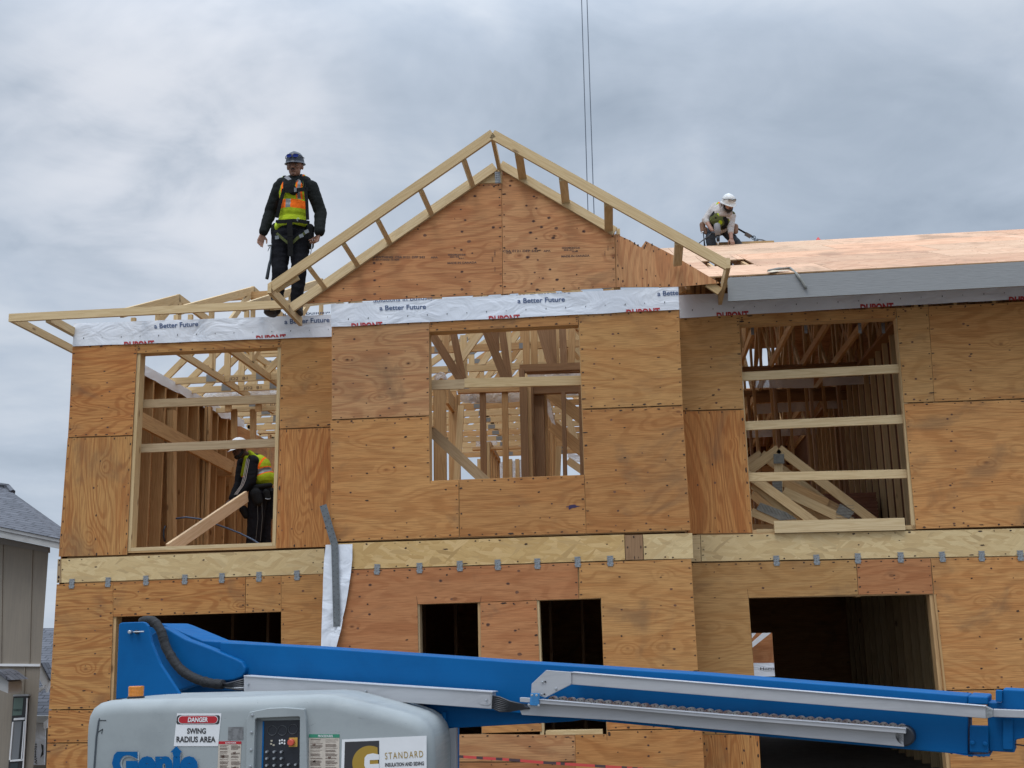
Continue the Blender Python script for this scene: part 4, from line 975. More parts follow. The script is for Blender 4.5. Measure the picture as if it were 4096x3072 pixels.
# trusses stacked on the upper floor behind the right window
for i, (ap, lf, rt, Y) in enumerate(((r7(387, 985), r7(120, 1180), r7(1140, 1560), 1.25), (r7(262, 1022), r7(60, 1160), r7(1000, 1580), 1.6), (r7(225, 1210), r7(60, 1110), r7(760, 1600), .98))):
    t_ = thing('gable_truss', P(ap, Y), ['pale gable truss with ridged steel peak plate, foremost peak in the right window', 'second gable truss half hidden behind the foremost peak',
                'low truss lying in front at the left corner of the right window'][i], 'roof truss', 'loose trusses stacked behind the right window')
    part_board('top_chord', P(ap, Y), P(lf, Y), .10, .038, (0, 0, 1), LUM, t_); part_board('top_chord', P(ap, Y), P(rt, Y), .10, .038, (0, 0, 1), LUM, t_)
    if i == 0:
        part_board('king_post', P(r7(385, 1080), Y), P(r7(385, 1500), Y), .038, .09, (0, 1, 0), LUM, t_)
        part_board('web', P(r7(420, 1290), Y-.04), P(r7(1000, 1560), Y-.04), .10, .038, (0, 0, 1), LUM, t_)
        part_board('web', P(r7(400, 1220), Y+.05), P(r7(740, 1380), Y+.05), .09, .038, (0, 0, 1), LUMI, t_)
        part_board('bottom_chord', P(r7(120, 1560), Y+.02), P(r7(1100, 1575), Y+.02), .10, .038, (0, 0, 1), LUM, t_)
        for q_ in range(4): part_board('web', P(r7(200+q_*35, 1290+q_*48), Y+.16+.04*q_), P(r7(900-q_*30, 1500+q_*22), Y+.16+.04*q_), .15, .038, (0, 0, 1), LUMI if q_ % 2 else LUM, t_)
        part_board('web', P(r7(430, 1230), Y+.10), P(r7(900, 1470), Y+.10), .12, .038, (0, 0, 1), LUMI, t_)
        part_board('web', P(r7(400, 1330), Y+.14), P(r7(860, 1540), Y+.14), .14, .038, (0, 0, 1), LUMI, t_)
        for qs in ((r7(350, 1020), r7(426, 1020), r7(428, 1090), r7(350, 1090)), (r7(340, 1210), r7(412, 1210), r7(412, 1310), r7(345, 1280)), (r7(830, 1380), r7(932, 1440), r7(895, 1490), r7(800, 1445))):
            mb = MB(); mb.prism([P(q, Y-.065) for q in qs], (0, .002, 0))
            for j in range(5):
                y = qs[0][1]+(qs[2][1]-qs[0][1])*(j+.5)/5; xa = min(q[0] for q in qs); xb = max(q[0] for q in qs)
                mb.tube([P((xa+(xb-xa)*m_/6, y+(1.4 if m_ % 2 else -1.4)), Y-.068) for m_ in range(7)], .0022, 5)
            mb.build('gusset_plate', PLT, t_)
    if i == 2:
        mb = MB(); qs = (r7(255, 1370), r7(440, 1440), r7(520, 1490), r7(400, 1500), r7(225, 1420)); mb.prism([P(q, Y-.03) for q in qs], (0, .002, 0))
        for j in range(9): mb.tube([P((r7(262+j*28, 1380+j*10)[0]+3*m_, r7(262+j*28, 1380+j*10)[1]+m_*5), Y-.034) for m_ in range(6)], .0025, 5)
        mb.build('gusset_plate', PLT, t_)
        part_board('bottom_chord', P(r7(190, 1440), Y), P(r7(430, 1530), Y), .09, .038, (0, 0, 1), LUM, t_)
        for q_, w_ in ((50, .09), (100, .10)): part_board('web', P(r7(200, 1180+q_*1.3), Y+.05), P(r7(640-q_, 1500+q_), Y+.05), w_, .038, (0, 0, 1), LUM if q_ == 50 else LUMI, t_)
REDP = lumber_mat('red_brown_panel_edge', (.26, .12, .075), (.13, .055, .035))
t_ = MB(); a = P(r7(800, 1305), 3.0); zt = a.z
n_ = 22
for i in range(n_): t_.box((1.9+random.uniform(-.02, .02), 3.0, zt-.016-i*.018), (XR-.06+random.uniform(-.01, .01), 4.1, zt-.001-i*.018), 0)
tag(t_.build('plywood_stack', REDP), 'red-brown stack of plywood panels by the side wall in the right upper window', 'plywood stack')
mb = MB(); mb.box((1.95, 3.05, ZF), (XR-.1, 4.0, zt-.016-n_*.018), 0); tag(mb.build('stack_bearer', LUMD), 'dark bearer under the red-brown plywood stack', 'timber')

# crane lines
for qa, qb, qm, lab in ((g5(808, -100), g5(834, 760), None, 'left one of two thin steel lines hanging behind the gable'), (g5(850, -100), g5(879, 780), None, 'right one of two thin steel lines hanging behind the gable')):
    A = P(qa, 3.5); B = P(qb, 3.5); D_ = (A-B).normalized(); B2 = B-D_*.9; A2 = A+D_*12
    mb = MB(); mb.tube([B2, B, A, A2], .0065, 6); tag(mb.build('crane_line', simple('steel_rope', (.10, .12, .15), .5, .3)), lab, 'cable', 'crane lines')
# rope over the fascia
mb = MB(); pts = [on_roof(k3(x, y))+Vector((0, 0, .015)) for x, y in ((640, 285), (700, 272), (770, 268))]
pts += [P(k3(x, y), -.02) for x, y in ((810, 296), (832, 325), (845, 345), (855, 362), (868, 385))]
mb.tube(pts, .015, 8)
tag(mb.build('rope', simple('grey_braided_rope', (.30, .30, .27), .9, var=.7, sc=120, bump=.6, bsc=150), None, True), 'grey braided rope end hanging over the grey fascia', 'rope')
# frayed wrap at deck edge
mb = MB(); mb.prism([on_roof(q2(x, y))+Vector((0, -.02, .01)) for x, y in ((1150, 1088), (1215, 1070), (1400, 1066), (1400, 1072), (1290, 1080), (1200, 1092))], (0, 0, -.003)); mb.build('torn_wrap', simple('beige_paper', (.55, .46, .34), .8, var=.5, sc=20), house)
# red marker on the ridge
a = P((3272, 949), YR+.05); w_ = .048
mb = MB(); pz = P((3272, 962), YR+.05).z
mb.tube([(a.x, YR+.05, pz-.03), (a.x, YR+.05, pz), (a.x, YR+.05, a.z)], [w_, w_*.9, .006], 12)
tag(mb.build('ridge_marker', simple('red_plastic', (.55, .03, .03), .5)), 'small red pointed cap on the roof ridge', 'marker')
# hoses seen through the roof opening
mb = MB(); mb.tube([on_roof(q2(x, y))+Vector((0, .0, -.06)) for x, y in ((380, 965), (420, 958), (470, 975), (540, 985), (570, 1000), (500, 1005), (440, 990), (400, 975))], .014, 8)
tag(mb.build('hose_coil', simple('black_hose', (.03, .03, .04), .4), None, True), 'black hose curling in the roof opening', 'hose')

# loose plank against the sill is held by the worker in the left window
part = MB(); a = P(w3(318, 1566), YL+.26); b = P(w3(895, 1172), 2.75)
part.board(a, b, .14, .038, (0, 0, 1)); tag(part.build('plank', lumber_mat('new_white_plank', (.72, .56, .38), (.60, .42, .24))), 'pale plank slanting up from the left window sill to the hands of the worker', 'plank')

# bent steel strap and the hanging piece of wrap at the joint between left wall and bump-out
mb = MB()
def strap(q0, q1, Y0, Y1, w):
    a, b = P(q0, Y0), P(q1, Y1); mb.board(a, b, w, .003, (1, 0, 0))
    n = int((b-a).length/.05)
    for i in range(n):
        for s_ in (-1, 1):
            c = a.lerp(b, (i+.5+.25*s_)/n)+Vector((s_*w*.27, -.0028, 0)); mb.face([c+Vector((x*.0035, 0, z*.0035)) for x, z in ((-1, -1), (1, -1), (1, 1), (-1, 1))], None, 1, 0)
strap(k5(127, 28), k5(192, 250), -.06, -.05, .074); strap(k5(192, 246), k5(204, 700), -.05, -.06, .074)
mb.build('steel_strap', [GALVD, NAIL], house)
mb = MB(); L_ = [(142, 248), (133, 330), (128, 430), (124, 560), (120, 690), (116, 818), (112, 900)]; R__ = [(290, 243), (289, 330), (283, 400), (268, 500), (248, 610), (215, 740), (190, 880)]
vs = []; fs = []; m_ = 8; Ld = []; 
def sub(Lp, n=24):
    out = []
    for i in range(n+1):
        t_ = i/n*(len(Lp)-1); j = min(int(t_), len(Lp)-2); out.append((Lp[j][0]+(Lp[j+1][0]-Lp[j][0])*(t_-j), Lp[j][1]+(Lp[j+1][1]-Lp[j][1])*(t_-j)))
    return out
for i, (l_, r_) in enumerate(zip(sub(L_), sub(R__))):
    for j in range(m_+1):
        q = (l_[0]+(r_[0]-l_[0])*j/m_, l_[1]+(r_[1]-l_[1])*j/m_); p = P(k5(*q), -.028)
        p.y += .018*noise.noise(Vector((j*.6, i*.33, 4)))-.004*(j == m_); vs.append(p)
for i in range(24):
    for j in range(m_): a = i*(m_+1)+j; fs.append((a, a+1, a+m_+2, a+m_+1))
mb.mesh(vs, fs, 0, .5); mb.mesh([v+Vector((0, .002, 0)) for v in vs], [f[::-1] for f in fs], 0, .5)
mb.face([P(k5(x, y), -.06) for x, y in ((238, 655), (226, 720), (200, 815), (190, 870), (150, 870), (185, 740))], None, 0, .4)
mb.build('hanging_wrap', TYV, house, True)

# barrier tape strung in front of the bump-out
mb = MB(); pts = [P(q, -.9) for q in (k5(600, 1400), k5(868, 1418), l4(200, 1022), l4(480, 1045), l4(800, 1066), l4(1200, 1092), l4(1600, 1118))]
for i in range(len(pts)-1):
    for j in range(8):
        a = pts[i].lerp(pts[i+1], j/8); b = pts[i].lerp(pts[i+1], (j+1)/8)
        mb.face([a+Vector((0, 0, -.012)), b+Vector((0, 0, -.012)), b+Vector((0, .003, .012)), a+Vector((0, .003, .012))], None, 0 if random.random() < .7 else 1, 0)
tag(mb.build('barrier_tape', [simple('red_tape', (.50, .05, .04), .5), simple('black_tape', (.06, .03, .03), .5)]), 'red and black barrier tape strung low before the wall', 'barrier tape')

# ================================================================== NEIGHBOURING HOUSES
def siding_mat():
    m, t, b = material('taupe_panel_siding'); o = t.n('ShaderNodeTexCoord').outputs['Object']
    w = t.noise(t.vm('MULTIPLY', o, (40, 1, 1.2)), 1, 3, .6); g = t.noise(t.vm('MULTIPLY', o, (3, 1, .8)), 1.5, 4, .6)
    c = t.mix(t.mr(w, .3, .7, 0, .4), (.245, .21, .165), (.185, .16, .13)); c = t.mix(t.mr(g, .4, .75, 0, .35), c, (.15, .13, .11))
    t.put(b.inputs['Base Color'], c); b.inputs['Roughness'].default_value = .8; return m
SID = siding_mat(); TRIM = simple('pale_grey_trim', (.42, .42, .41), .6, var=.3); WTRIM = simple('white_trim', (.7, .7, .7), .5, var=.15)
def shingle_mat():
    m, t, b = material('grey_asphalt_shingles'); u, v, r, rz = uvr(t)
    br = t.n('ShaderNodeTexBrick', {'Vector': cv(t, u, v, 0.0), 'Color1': (.10, .105, .12, 1), 'Color2': (.15, .155, .175, 1), 'Mortar': (.035, .035, .042, 1), 'Scale': 1.0, 'Mortar Size': .012, 'Brick Width': .30, 'Row Height': .14}, offset=.37)
    g = t.noise(cv(t, t.m('MULTIPLY', u, 60), t.m('MULTIPLY', v, 60), 0.0), 1, 2, .7)
    c = t.mix(t.mr(g, .35, .7, 0, .6), br.outputs[0], (.05, .052, .06)); t.put(b.inputs['Base Color'], c); b.inputs['Roughness'].default_value = .95
    t.put(b.inputs['Normal'], t.bump(br.outputs[0], .5, .02)); return m
SHN = shingle_mat(); GLASS = simple('dark_glass', (.03, .045, .05), .08, spec=.8); BLK = simple('black_frame', (.015, .015, .017), .4)
nh = thing('neighbour_house', (-10.5, 9, -1), 'finished taupe house with grey shingle roof at the left edge', 'house')
YN = 6.0
mb = MB(); pts = [P(n1(-300, 300), YN), P(n1(275, 432), YN), P(n1(188, 1659), YN), P(n1(170, 1900), YN), P(n1(-300, 1900), YN)]
pts[3].z = -1.1; pts[4].z = -1.1; mb.prism(pts, (-4.6, 7, 0)); mb.build('wall', SID, nh)
def npart(name, q, Y, th, mat, parent=nh, uvroof=False):
    mb = MB(); mb.prism([P(a, Y) for a in q], (0, th, 0)); return mb.build(name, mat, parent)
npart('rake_board', [n1(-300, 235), n1(335, 362), n1(334, 418), n1(-300, 292)], YN-.45, .04, TRIM)
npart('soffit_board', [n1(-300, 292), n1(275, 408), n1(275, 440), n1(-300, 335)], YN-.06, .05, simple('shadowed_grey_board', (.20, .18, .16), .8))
npart('trim_band', [n1(-300, 1066), n1(226, 1069), n1(225, 1083), n1(-300, 1079)], YN-.03, .03, WTRIM)
for x0, x1, y0, y1 in ((14, 4, 395, 1066), (182, 165, 425, 1068), (140, 133, 1084, 1240)): npart('joint_batten', [n1(x0-2.5, y0), n1(x0+2.5, y0), n1(x1+2.5, y1), n1(x1-2.5, y1)], YN-.015, .02, SID)
mb = MB(); e0, e1 = P(n1(-300, 232), YN-.47), P(n1(336, 360), YN-.47); r0, r1 = P(n1(45, 72), YN+2.2), P(n1(-300, 20), YN+2.2); r2 = P(n1(340, 290), YN+.9)
def roofface(mb, pts):
    o_ = pts[0]; xd = (pts[1]-pts[0]).normalized(); n_ = (pts[1]-pts[0]).cross(pts[2]-pts[0]).normalized(); yd = n_.cross(xd)
    uv = [((p-o_).dot(xd), (p-o_).dot(yd)) for p in pts]; mb.face(pts, uv, 0, .5)
    mb.face([p-Vector((0, 0, .06)) for p in pts][::-1], uv[::-1], 0, .5)
roofface(mb, [e0, e1, r2, P(n1(70, 98), YN+2.0), r0, r1]); roofface(mb, [e1, e1+Vector((0, 5, 0)), r2+Vector((0, 4, 0)), r2]); mb.build('roof', SHN, nh)
mb = MB(); mb.tube([r1+Vector((0, 0, .02)), r0+Vector((0, 0, .02)), P(n1(72, 98), YN+2.0)], .05, 6); mb.build('ridge_cap', SHN, nh)
wn = npart('window', [n1(76, 1243), n1(160, 1241), n1(128, 1760), n1(40, 1760)], YN-.04, .05, BLK)
wn_ = [npart('pane', q, YN-.045, .004, m_, wn) for q, m_ in (((n1(80, 1262), n1(133, 1260), n1(123, 1358), n1(70, 1362)), simple('green_grey_pane', (.10, .15, .13), .15)),
      ((n1(78, 1395), n1(124, 1392), n1(104, 1605), n1(60, 1610)), simple('grey_pane', (.17, .18, .19), .1)), ((n1(60, 1632), n1(102, 1628), n1(96, 1760), n1(50, 1760)), GLASS))]
for q in ((n1(78, 1376), n1(138, 1372), n1(138, 1384), n1(76, 1388)), (n1(56, 1612), n1(128, 1606), n1(127, 1617), n1(56, 1622)), (n1(68, 1398), n1(76, 1396), n1(58, 1612), n1(50, 1612)), (n1(150, 1262), n1(156, 1262), n1(130, 1700), n1(124, 1700)), (n1(134, 1392), n1(140, 1392), n1(124, 1610), n1(118, 1610))):
    npart('muntin', q, YN-.06, .02, WTRIM, wn)
npart('window_head', [n1(74, 1243), n1(162, 1240), n1(162, 1250), n1(74, 1253)], YN-.07, .06, simple('grey_flashing', (.30, .31, .32), .5), wn)
mb = MB(); text_on(mb, 'ROMAN', lambda a, b: P(n1(76+a, 1335-b), YN-.052), 44, 12, bold=.02); mb.build('window_sticker', simple('sticker_ink', (.03, .05, .045), .6), wn)
npart('lamp_canopy', [n1(-40, 1100), n1(0, 1112), n1(65, 1160), n1(40, 1162), n1(0, 1130), n1(-40, 1120)], YN-.7, .5, SHN)
npart('canopy_cheek', [n1(-40, 1122), n1(0, 1132), n1(48, 1170), n1(46, 1235), n1(-40, 1200)], YN-.6, .4, TRIM)
# farther house glimpsed in the gap
fh = thing('far_house', (-12.2, 15, -1), 'grey-roofed house with white wrap, glimpsed in the gap beside the taupe house', 'house')
YF_ = 14.0
mb = MB(); roofface(mb, [P(n1(180, 1180), YF_), P(n1(420, 1180), YF_), P(n1(420, 866), YF_+3), P(n1(243, 866), YF_+3)]); mb.build('roof', SHN, fh)
mb = MB(); roofface(mb, [P(n1(150, 1362), YF_-1.2), P(n1(420, 1362), YF_-1.2), P(n1(420, 1180), YF_), P(n1(215, 1180), YF_)]); mb.build('lower_roof', SHN, fh)
npart('wall', [n1(150, 1180), n1(420, 1180), n1(420, 1900), n1(150, 1900)], YF_+.2, 4, simple('tan_wall', (.22, .19, .16), .8), fh)
npart('rake_board', [n1(223, 1082), n1(230, 1065), n1(282, 1160), n1(262, 1230), n1(215, 1140)], YF_-2, .1, WTRIM, fh)
npart('gable_roof_edge', [n1(226, 1060), n1(234, 1062), n1(285, 1158), n1(280, 1165)], YF_-2.05, .3, SHN, fh)
npart('bracket', [n1(205, 1215), n1(245, 1190), n1(240, 1210), n1(210, 1232)], YF_-2.1, .1, WTRIM, fh)
npart('gutter', [n1(150, 1362), n1(272, 1362), n1(270, 1402), n1(150, 1402)], YF_-1.3, .12, TRIM, fh)
hw = npart('house_wrap', [n1(196, 1405), n1(258, 1408), n1(252, 1640), n1(190, 1640)], YF_-1.2, .02, TYV, fh)
mb = MB(); text_on(mb, 'HomeW', lambda a, b: P(n1(196+b, 1520+a), YF_-1.23), 115, 14, bold=.03); mb.prism([P(n1(x, y), YF_-1.23) for x, y in ((232, 1520), (246, 1530), (246, 1580), (228, 1600), (238, 1560))], (0, .004, 0)); mb.build('wrap_print', INKK, hw)
npart('awning', [n1(245, 1400), n1(272, 1380), n1(266, 1430), n1(248, 1440)], YF_-2, .05, WTRIM, fh)

# house behind, seen through the lower right opening
bh = thing('plywood_gable_house', (4.2, 19.5, -1), 'sheathed house with white trim seen through the dark ground-floor opening on the right', 'house')
YH = 18.0
npart('wall', [k6(300, 760), k6(1100, 760), k6(1100, 1900), k6(300, 1900)], YH, 3, PLYR, bh)
npart('rake_board', [k6(470, 940), k6(640, 790), k6(690, 790), k6(655, 820), k6(548, 905), k6(470, 985)], YH-.3, .05, WTRIM, bh)
npart('sky_gap', [k6(500, 780), k6(600, 780), k6(545, 850)], YH-.25, .02, WTRIM, bh)
hw = npart('house_wrap', [k6(500, 998), k6(760, 996), k6(760, 1078), k6(500, 1082)], YH-.05, .02, TYV, bh)
mb = MB(); text_on(mb, 'Home', lambda a, b: P(k6(598+a, 1040-b), YH-.08), 92, 17, bold=.02); mb.build('wrap_print', INKK, hw)
npart('window', [k6(560, 1082), k6(760, 1078), k6(760, 1100), k6(560, 1110)], YH-.04, .03, BLK, bh)
npart('white_band', [k6(500, 1462), k6(860, 1460), k6(860, 1470), k6(500, 1472)], YH-.05, .04, WTRIM, bh)

# ================================================================== BOOM LIFT
BLUE = None
def paint(name, c, c2, rough=.35):
    m, t, b = material(name); o = t.n('ShaderNodeTexCoord').outputs['Object']
    g = t.noise(o, 2.5, 6, .65, .4); s_ = t.noise(t.vm('MULTIPLY', o, (3, 3, 60)), 1, 3, .6)
    sc_ = t.noise(t.vm('MULTIPLY', o, (14, 14, 45)), 1.2, 4, .7, 1.5)
    c = t.mix(t.mr(g, .42, .72, 0, .5), c, c2); c = t.mix(t.m('MULTIPLY', t.mr(sc_, .66, .70), .35), c, tuple(x*.4 for x in c2))
    t.put(b.inputs['Base Color'], c); t.put(b.inputs['Roughness'], t.mr(s_, .3, .7, rough, rough+.2)); b.inputs['Specular IOR Level'].default_value = .16
    return m
BLUE = paint('blue_machine_paint', (.0003, .095, .275), (.0003, .066, .20), .48); GREY = paint('grey_machine_paint', (.31, .335, .335), (.22, .24, .245), .33)
def alu_mat():
    m, t, b = material('brushed_aluminium'); o = t.n('ShaderNodeTexCoord').outputs['Object']
    g = t.noise(t.vm('MULTIPLY', o, (1.2, 1.2, 5)), 2, 5, .65, .8); s_ = t.noise(t.vm('MULTIPLY', o, (3, 3, 190)), 1, 2, .6)
    c = t.mix(t.mr(g, .4, .7, 0, .6), (.42, .42, .43), (.31, .31, .32)); c = t.mix(t.mr(s_, .55, .8, 0, .25), c, (.2, .2, .22))
    t.put(b.inputs['Base Color'], c); b.inputs['Metallic'].default_value = .25; b.inputs['Roughness'].default_value = .5; return m
ALU = alu_mat()
RUB = simple('black_sleeve', (.012, .012, .013), .75, var=.4, sc=14, bump=.7, bsc=70); BLKP = simple('black_panel', (.010, .012, .018), .45); WHITE = simple('white_label', (.72, .72, .72), .45, var=.12)
STEEL = simple('bolt_steel', (.42, .44, .46), .35, .7); DKB = simple('dark_interior', (.012, .02, .035), .7)
lift = thing('boom_lift', (-1.9, -5.3, 0), 'blue and grey boom lift parked in front of the house', 'boom lift')
YC = -5.75
def lp(name, q, Y, th, mat, bevel=.0, parent=None, label=None, smooth=False, fn=None):
    mb = MB(); mb.prism([(fn or P)(a, Y) if fn is None else fn(a) for a in q], (0, th, 0)); o = mb.build(name, mat, parent or lift, smooth, bevel, True)
    if label: o['label'] = label
    return o
# engine cover: bevelled shell
prof = [(352, 3400), (355, 3100), (357, 2950), (360, 2900), (367, 2862), (383, 2831), (410, 2811), (447, 2801), (520, 2796), (700, 2792), (950, 2787), (1150, 2780), (1275, 2776), (1340, 2779), (1420, 2796), (1530, 2823), (1620, 2846),
        (1670, 2862), (1705, 2884), (1728, 2915), (1741, 2960), (1745, 3020), (1746, 3150), (1747, 3400)]
pts = [P(q, YC+.075)-Vector((0, .075, 0)) for q in prof]; zb = .45
for p in pts:
    if p.z < .9: p.z = max(zb, p.z)
pts[0].z = zb; pts[-1].z = zb; pts[0].x = pts[1].x; pts[-1].x = pts[-2].x
npf = len(pts); nrm = []
for i in range(npf):
    t_ = (pts[min(i+1, npf-1)]-pts[max(i-1, 0)]); t_.y = 0; t_.normalize(); nrm.append(Vector((t_.z, 0, -t_.x)))      # points inwards for a left-to-right outline
if nrm[npf//2].z > 0: nrm = [-n_ for n_ in nrm]
rings = []; Rr = .075
for k in range(9):
    a_ = math.pi/2*k/8; rings.append([p+n_*Rr*(1-math.sin(a_))+Vector((0, Rr*(1-math.cos(a_)), 0)) for p, n_ in zip(pts, nrm)])
rings.append([p+Vector((0, .40, 0)) for p in pts])
for k in range(9):
    a_ = math.pi/2*(8-k)/8; rings.append([p+n_*Rr*(1-math.sin(a_))+Vector((0, .85-Rr*(1-math.cos(a_)), 0)) for p, n_ in zip(pts, nrm)])
vs = [v for r_ in rings for v in r_]; fs = []
for k in range(len(rings)-1):
    for i in range(npf-1): fs.append((k*npf+i, k*npf+i+1, (k+1)*npf+i+1, (k+1)*npf+i))
mid = len(vs); fs.append(tuple(range(npf))[::-1]); fs.append(tuple((len(rings)-1)*npf+i for i in range(npf)))
mb = MB(); mb.mesh(vs, fs, 0, .5); cov = mb.build('engine_cover', GREY, lift, True, 0, True)
# seam strip at the left of the cover
mb = MB(); mb.tube([P(q, YC+dy) for q, dy in ((l2(118, 1659), -.004), (l2(140, 1350), -.004), (l2(165, 1180), -.002), (l2(210, 1070), .02), (l2(290, 985), .06), (l2(400, 962), .11))], .0045, 6)
mb.build('cover_seam', simple('dark_gasket', (.06, .07, .08), .7), lift)
for pq in (((165, 1172), (240, 1174)), ((150, 1300), (205, 1262)), ((205, 1262), (195, 1310))):
    mb = MB(); mb.tube([P(l2(*pq[0]), YC-.001), P(l2(*pq[1]), YC-.001)], .0022, 4); mb.build('scratch', BLKP, lift)
# beacon
bc = MB(); cb = P(l2(543, 950), YC+.16); rb = (P(l2(625, 950), YC+.16)-P(l2(460, 950), YC+.16)).length/2
zb0, zb1, zb2, zb3 = [P(l2(543, y), YC+.16).z for y in (985, 930, 915, 825)]
bc.tube([(cb.x, cb.y, zb0-.03), (cb.x, cb.y, zb0), (cb.x, cb.y, zb1), (cb.x, cb.y, zb1+.002)], [rb*1.1, rb, rb, rb*.9], 20); base = bc.build('beacon_base', BLKP, lift)
bc = MB(); bc.tube([(cb.x, cb.y, zb1), (cb.x, cb.y, zb2), (cb.x, cb.y, zb3-.004), (cb.x, cb.y, zb3)], [rb*.88, rb*.88, rb*.9, rb*.84], 20)
m_, t_, b_ = material('amber_lens'); o_ = t_.n('ShaderNodeTexCoord').outputs['Object']; wv = t_.m('SINE', t_.m('MULTIPLY', t_.n('ShaderNodeSeparateXYZ', {0: o_}).outputs[2], 900))
b_.inputs['Base Color'].default_value = (.62, .20, .01, 1); b_.inputs['Roughness'].default_value = .2; t_.put(b_.inputs['Normal'], t_.bump(wv, .4, .003)); bc.build('beacon_lens', m_, lift)
# labels on the cover
def flat(name, q, Y, mat, parent=None, th=.0015):
    return lp(name, q, Y, th, mat, parent=parent)
YD = YC-.0025
dg = flat('danger_sign', [l2(962, 1103), l2(1413, 1103), l2(1380, 1437), l2(928, 1437)], YD, WHITE)
def rrect(q0, q1, r, n=5, sh=0):
    x0, y0 = q0; x1, y1 = q1; out = []
    for cx, cy, a in ((x1-r, y0+r, -90), (x1-r, y1-r, 0), (x0+r, y1-r, 90), (x0+r, y0+r, 180)):
        for i in range(n+1):
            an = rad(a+90*i/n); X, Y_ = cx+r*math.cos(an), cy+r*math.sin(an); out.append((X+sh*(Y_-y0), Y_))
    return out
RED = simple('sign_red', (.42, .012, .02), .4)
flat('sign_black_field', rrect(l2(962, 1122), l2(1400, 1214), 8, sh=-.1), YD-.001, INKK, dg, .001)
flat('sign_red_oval', rrect(l2(975, 1126), l2(1380, 1208), 15.8, 8, sh=-.06), YD-.002, WHITE, dg, .001)
flat('sign_red_field', rrect(l2(981, 1131), l2(1374, 1203), 13.9, 8, sh=-.06), YD-.003, RED, dg, .001)
def txt(name, body, a, b, h, mat, Y, parent, **kw):
    mb = MB(); text_px(mb, body, a, b, h, Y, **kw); return mb.build(name, mat, parent)
txt('sign_lettering', 'DANGER', l2(1072, 1190), l2(1275, 1188), 18, WHITE, YD-.005, dg, bold=.035, shear=.15)
txt('sign_lettering', 'SWING', l2(1064, 1308), l2(1256, 1308), 22, INKK, YD-.002, dg, bold=.03)
txt('sign_lettering', 'RADIUS AREA', l2(956, 1395), l2(1354, 1395), 23, INKK, YD-.002, dg, bold=.03)
flat('worn_sticker', [l2(1484, 1242), l2(1636, 1240), l2(1634, 1370), l2(1480, 1375)], YD, simple('worn_foil', (.20, .20, .20), .5, var=.8, sc=40))
PAPER = simple('aged_label', (.55, .48, .40), .6, var=.3, sc=30); GRN = simple('label_green', (.03, .22, .13), .5)
def decal(name, q, hdr, col, htxt, lab):
    x0, y0, x1, y1, x2, y2 = q
    o = flat(name, [(x0, y0), (x1, y0), (x2+(x1-x0), y1), (x2, y1)], YD, PAPER); o['label'] = lab
    flat('label_header', [(x0, y0), (x1, y0), (x1-.3, y0+hdr), (x0-.3, y0+hdr)], YD-.001, col, o, .001)
    txt('label_lettering', htxt, (x0+(x1-x0)*.3, y0+hdr-2.4), (x0+(x1-x0)*.78, y0+hdr-2.4), hdr-5, WHITE, YD-.003, o, bold=.02)
    mb = MB(); y = y0+hdr+5
    while y < y1:
        for c0, c1_ in ((.05, .46), (.54, .95)):
            if random.random() < .86:
                xx = x0+(x1-x0)*c0; e = x0+(x1-x0)*(c1_-random.random()*.12)
                mb.face([P((xx, y), YD-.0012), P((e, y), YD-.0012), P((e, y+1.3), YD-.0012), P((xx, y+1.3), YD-.0012)], None, 0, .5)
        y += 3.1 if random.random() < .85 else 8
    for _ in range(4):
        a = (x0+(x1-x0)*random.choice((.12, .62)), y0+hdr+random.uniform(15, 95)); mb.prism([P((a[0]+dx, a[1]+dy), YD-.002) for dx, dy in ((0, 0), (6, 2), (9, -3), (12, 3), (7, 7), (2, 6))], (0, .001, 0))
    mb.build('label_print', INKP, o)
decal('warning_label', (*l2(1386, 1388), *(l2(1617, 1388)[0], 3150), l2(1366, 0)[0], 3150), 11, RED, 'DANGER', 'small cream warning label with a red header')
decal('instruction_label', (*l3(702, 705), l3(1003, 700)[0], 3150, l3(697, 0)[0], 3150), 14, GRN, 'PROCEDURES', 'cream instruction label with a green header')
# raised maker's lettering with arrow over the i
mb = MB(); text_on(mb, 'Genıe' if False else 'Genie', lambda a, b: P(l2(300+a, 1740-b), YD-.010), 880, 285, bold=.058, clip=(-5, 248))
mb.prism([P(l2(x, y), YD-.010) for x, y in ((953, 1437), (1012, 1500), (892, 1500))], (0, .004, 0)); lg = mb.build('maker_lettering', BLUE, lift)
mb = MB(); text_on(mb, 'Genie', lambda a, b: P(l2(308+a, 1748-b), YD-.004), 880, 285, bold=.074, clip=(-5, 250)); mb.build('lettering_rim', simple('pale_grey_rim', (.40, .46, .50), .5), lg)
# company sign
cs = flat('company_sign', [l3(1027, 757), l3(1858, 720), l3(1860, 1330), l3(1012, 1330)], YD, WHITE)
flat('sign_black_field', [l3(1056, 781), l3(1393, 768), l3(1393, 1310), l3(1040, 1310)], YD-.001, INKK, cs, .001)
GOLD = simple('sign_gold', (.34, .21, .025), .45)
cx, cy, R0 = 1300, 990, 172
arc = [l3(cx+R0*math.cos(rad(a)), cy+R0*math.sin(rad(a))) for a in range(58, 303, 7)]
flat('sign_gold_disc', arc, YD-.002, GOLD, cs, .001)
flat('sign_white_letter', [l3(x, y) for x, y in ((1392, 905), (1330, 893), (1275, 905), (1250, 935), (1246, 1010), (1258, 1045), (1340, 1052), (1340, 1100), (1392, 1100), (1392, 995), (1300, 1000), (1300, 960), (1392, 955))], YD-.003, WHITE, cs, .001)
txt('sign_lettering', 'STANDARD', l3(1452, 952), l3(1826, 930), 28, GOLD, YD-.002, cs, bold=.0, spacing=1.25)
txt('sign_lettering', 'INSULATION AND SIDING', l3(1452, 1024), l3(1834, 1008), 15, INKK, YD-.002, cs, bold=.03)
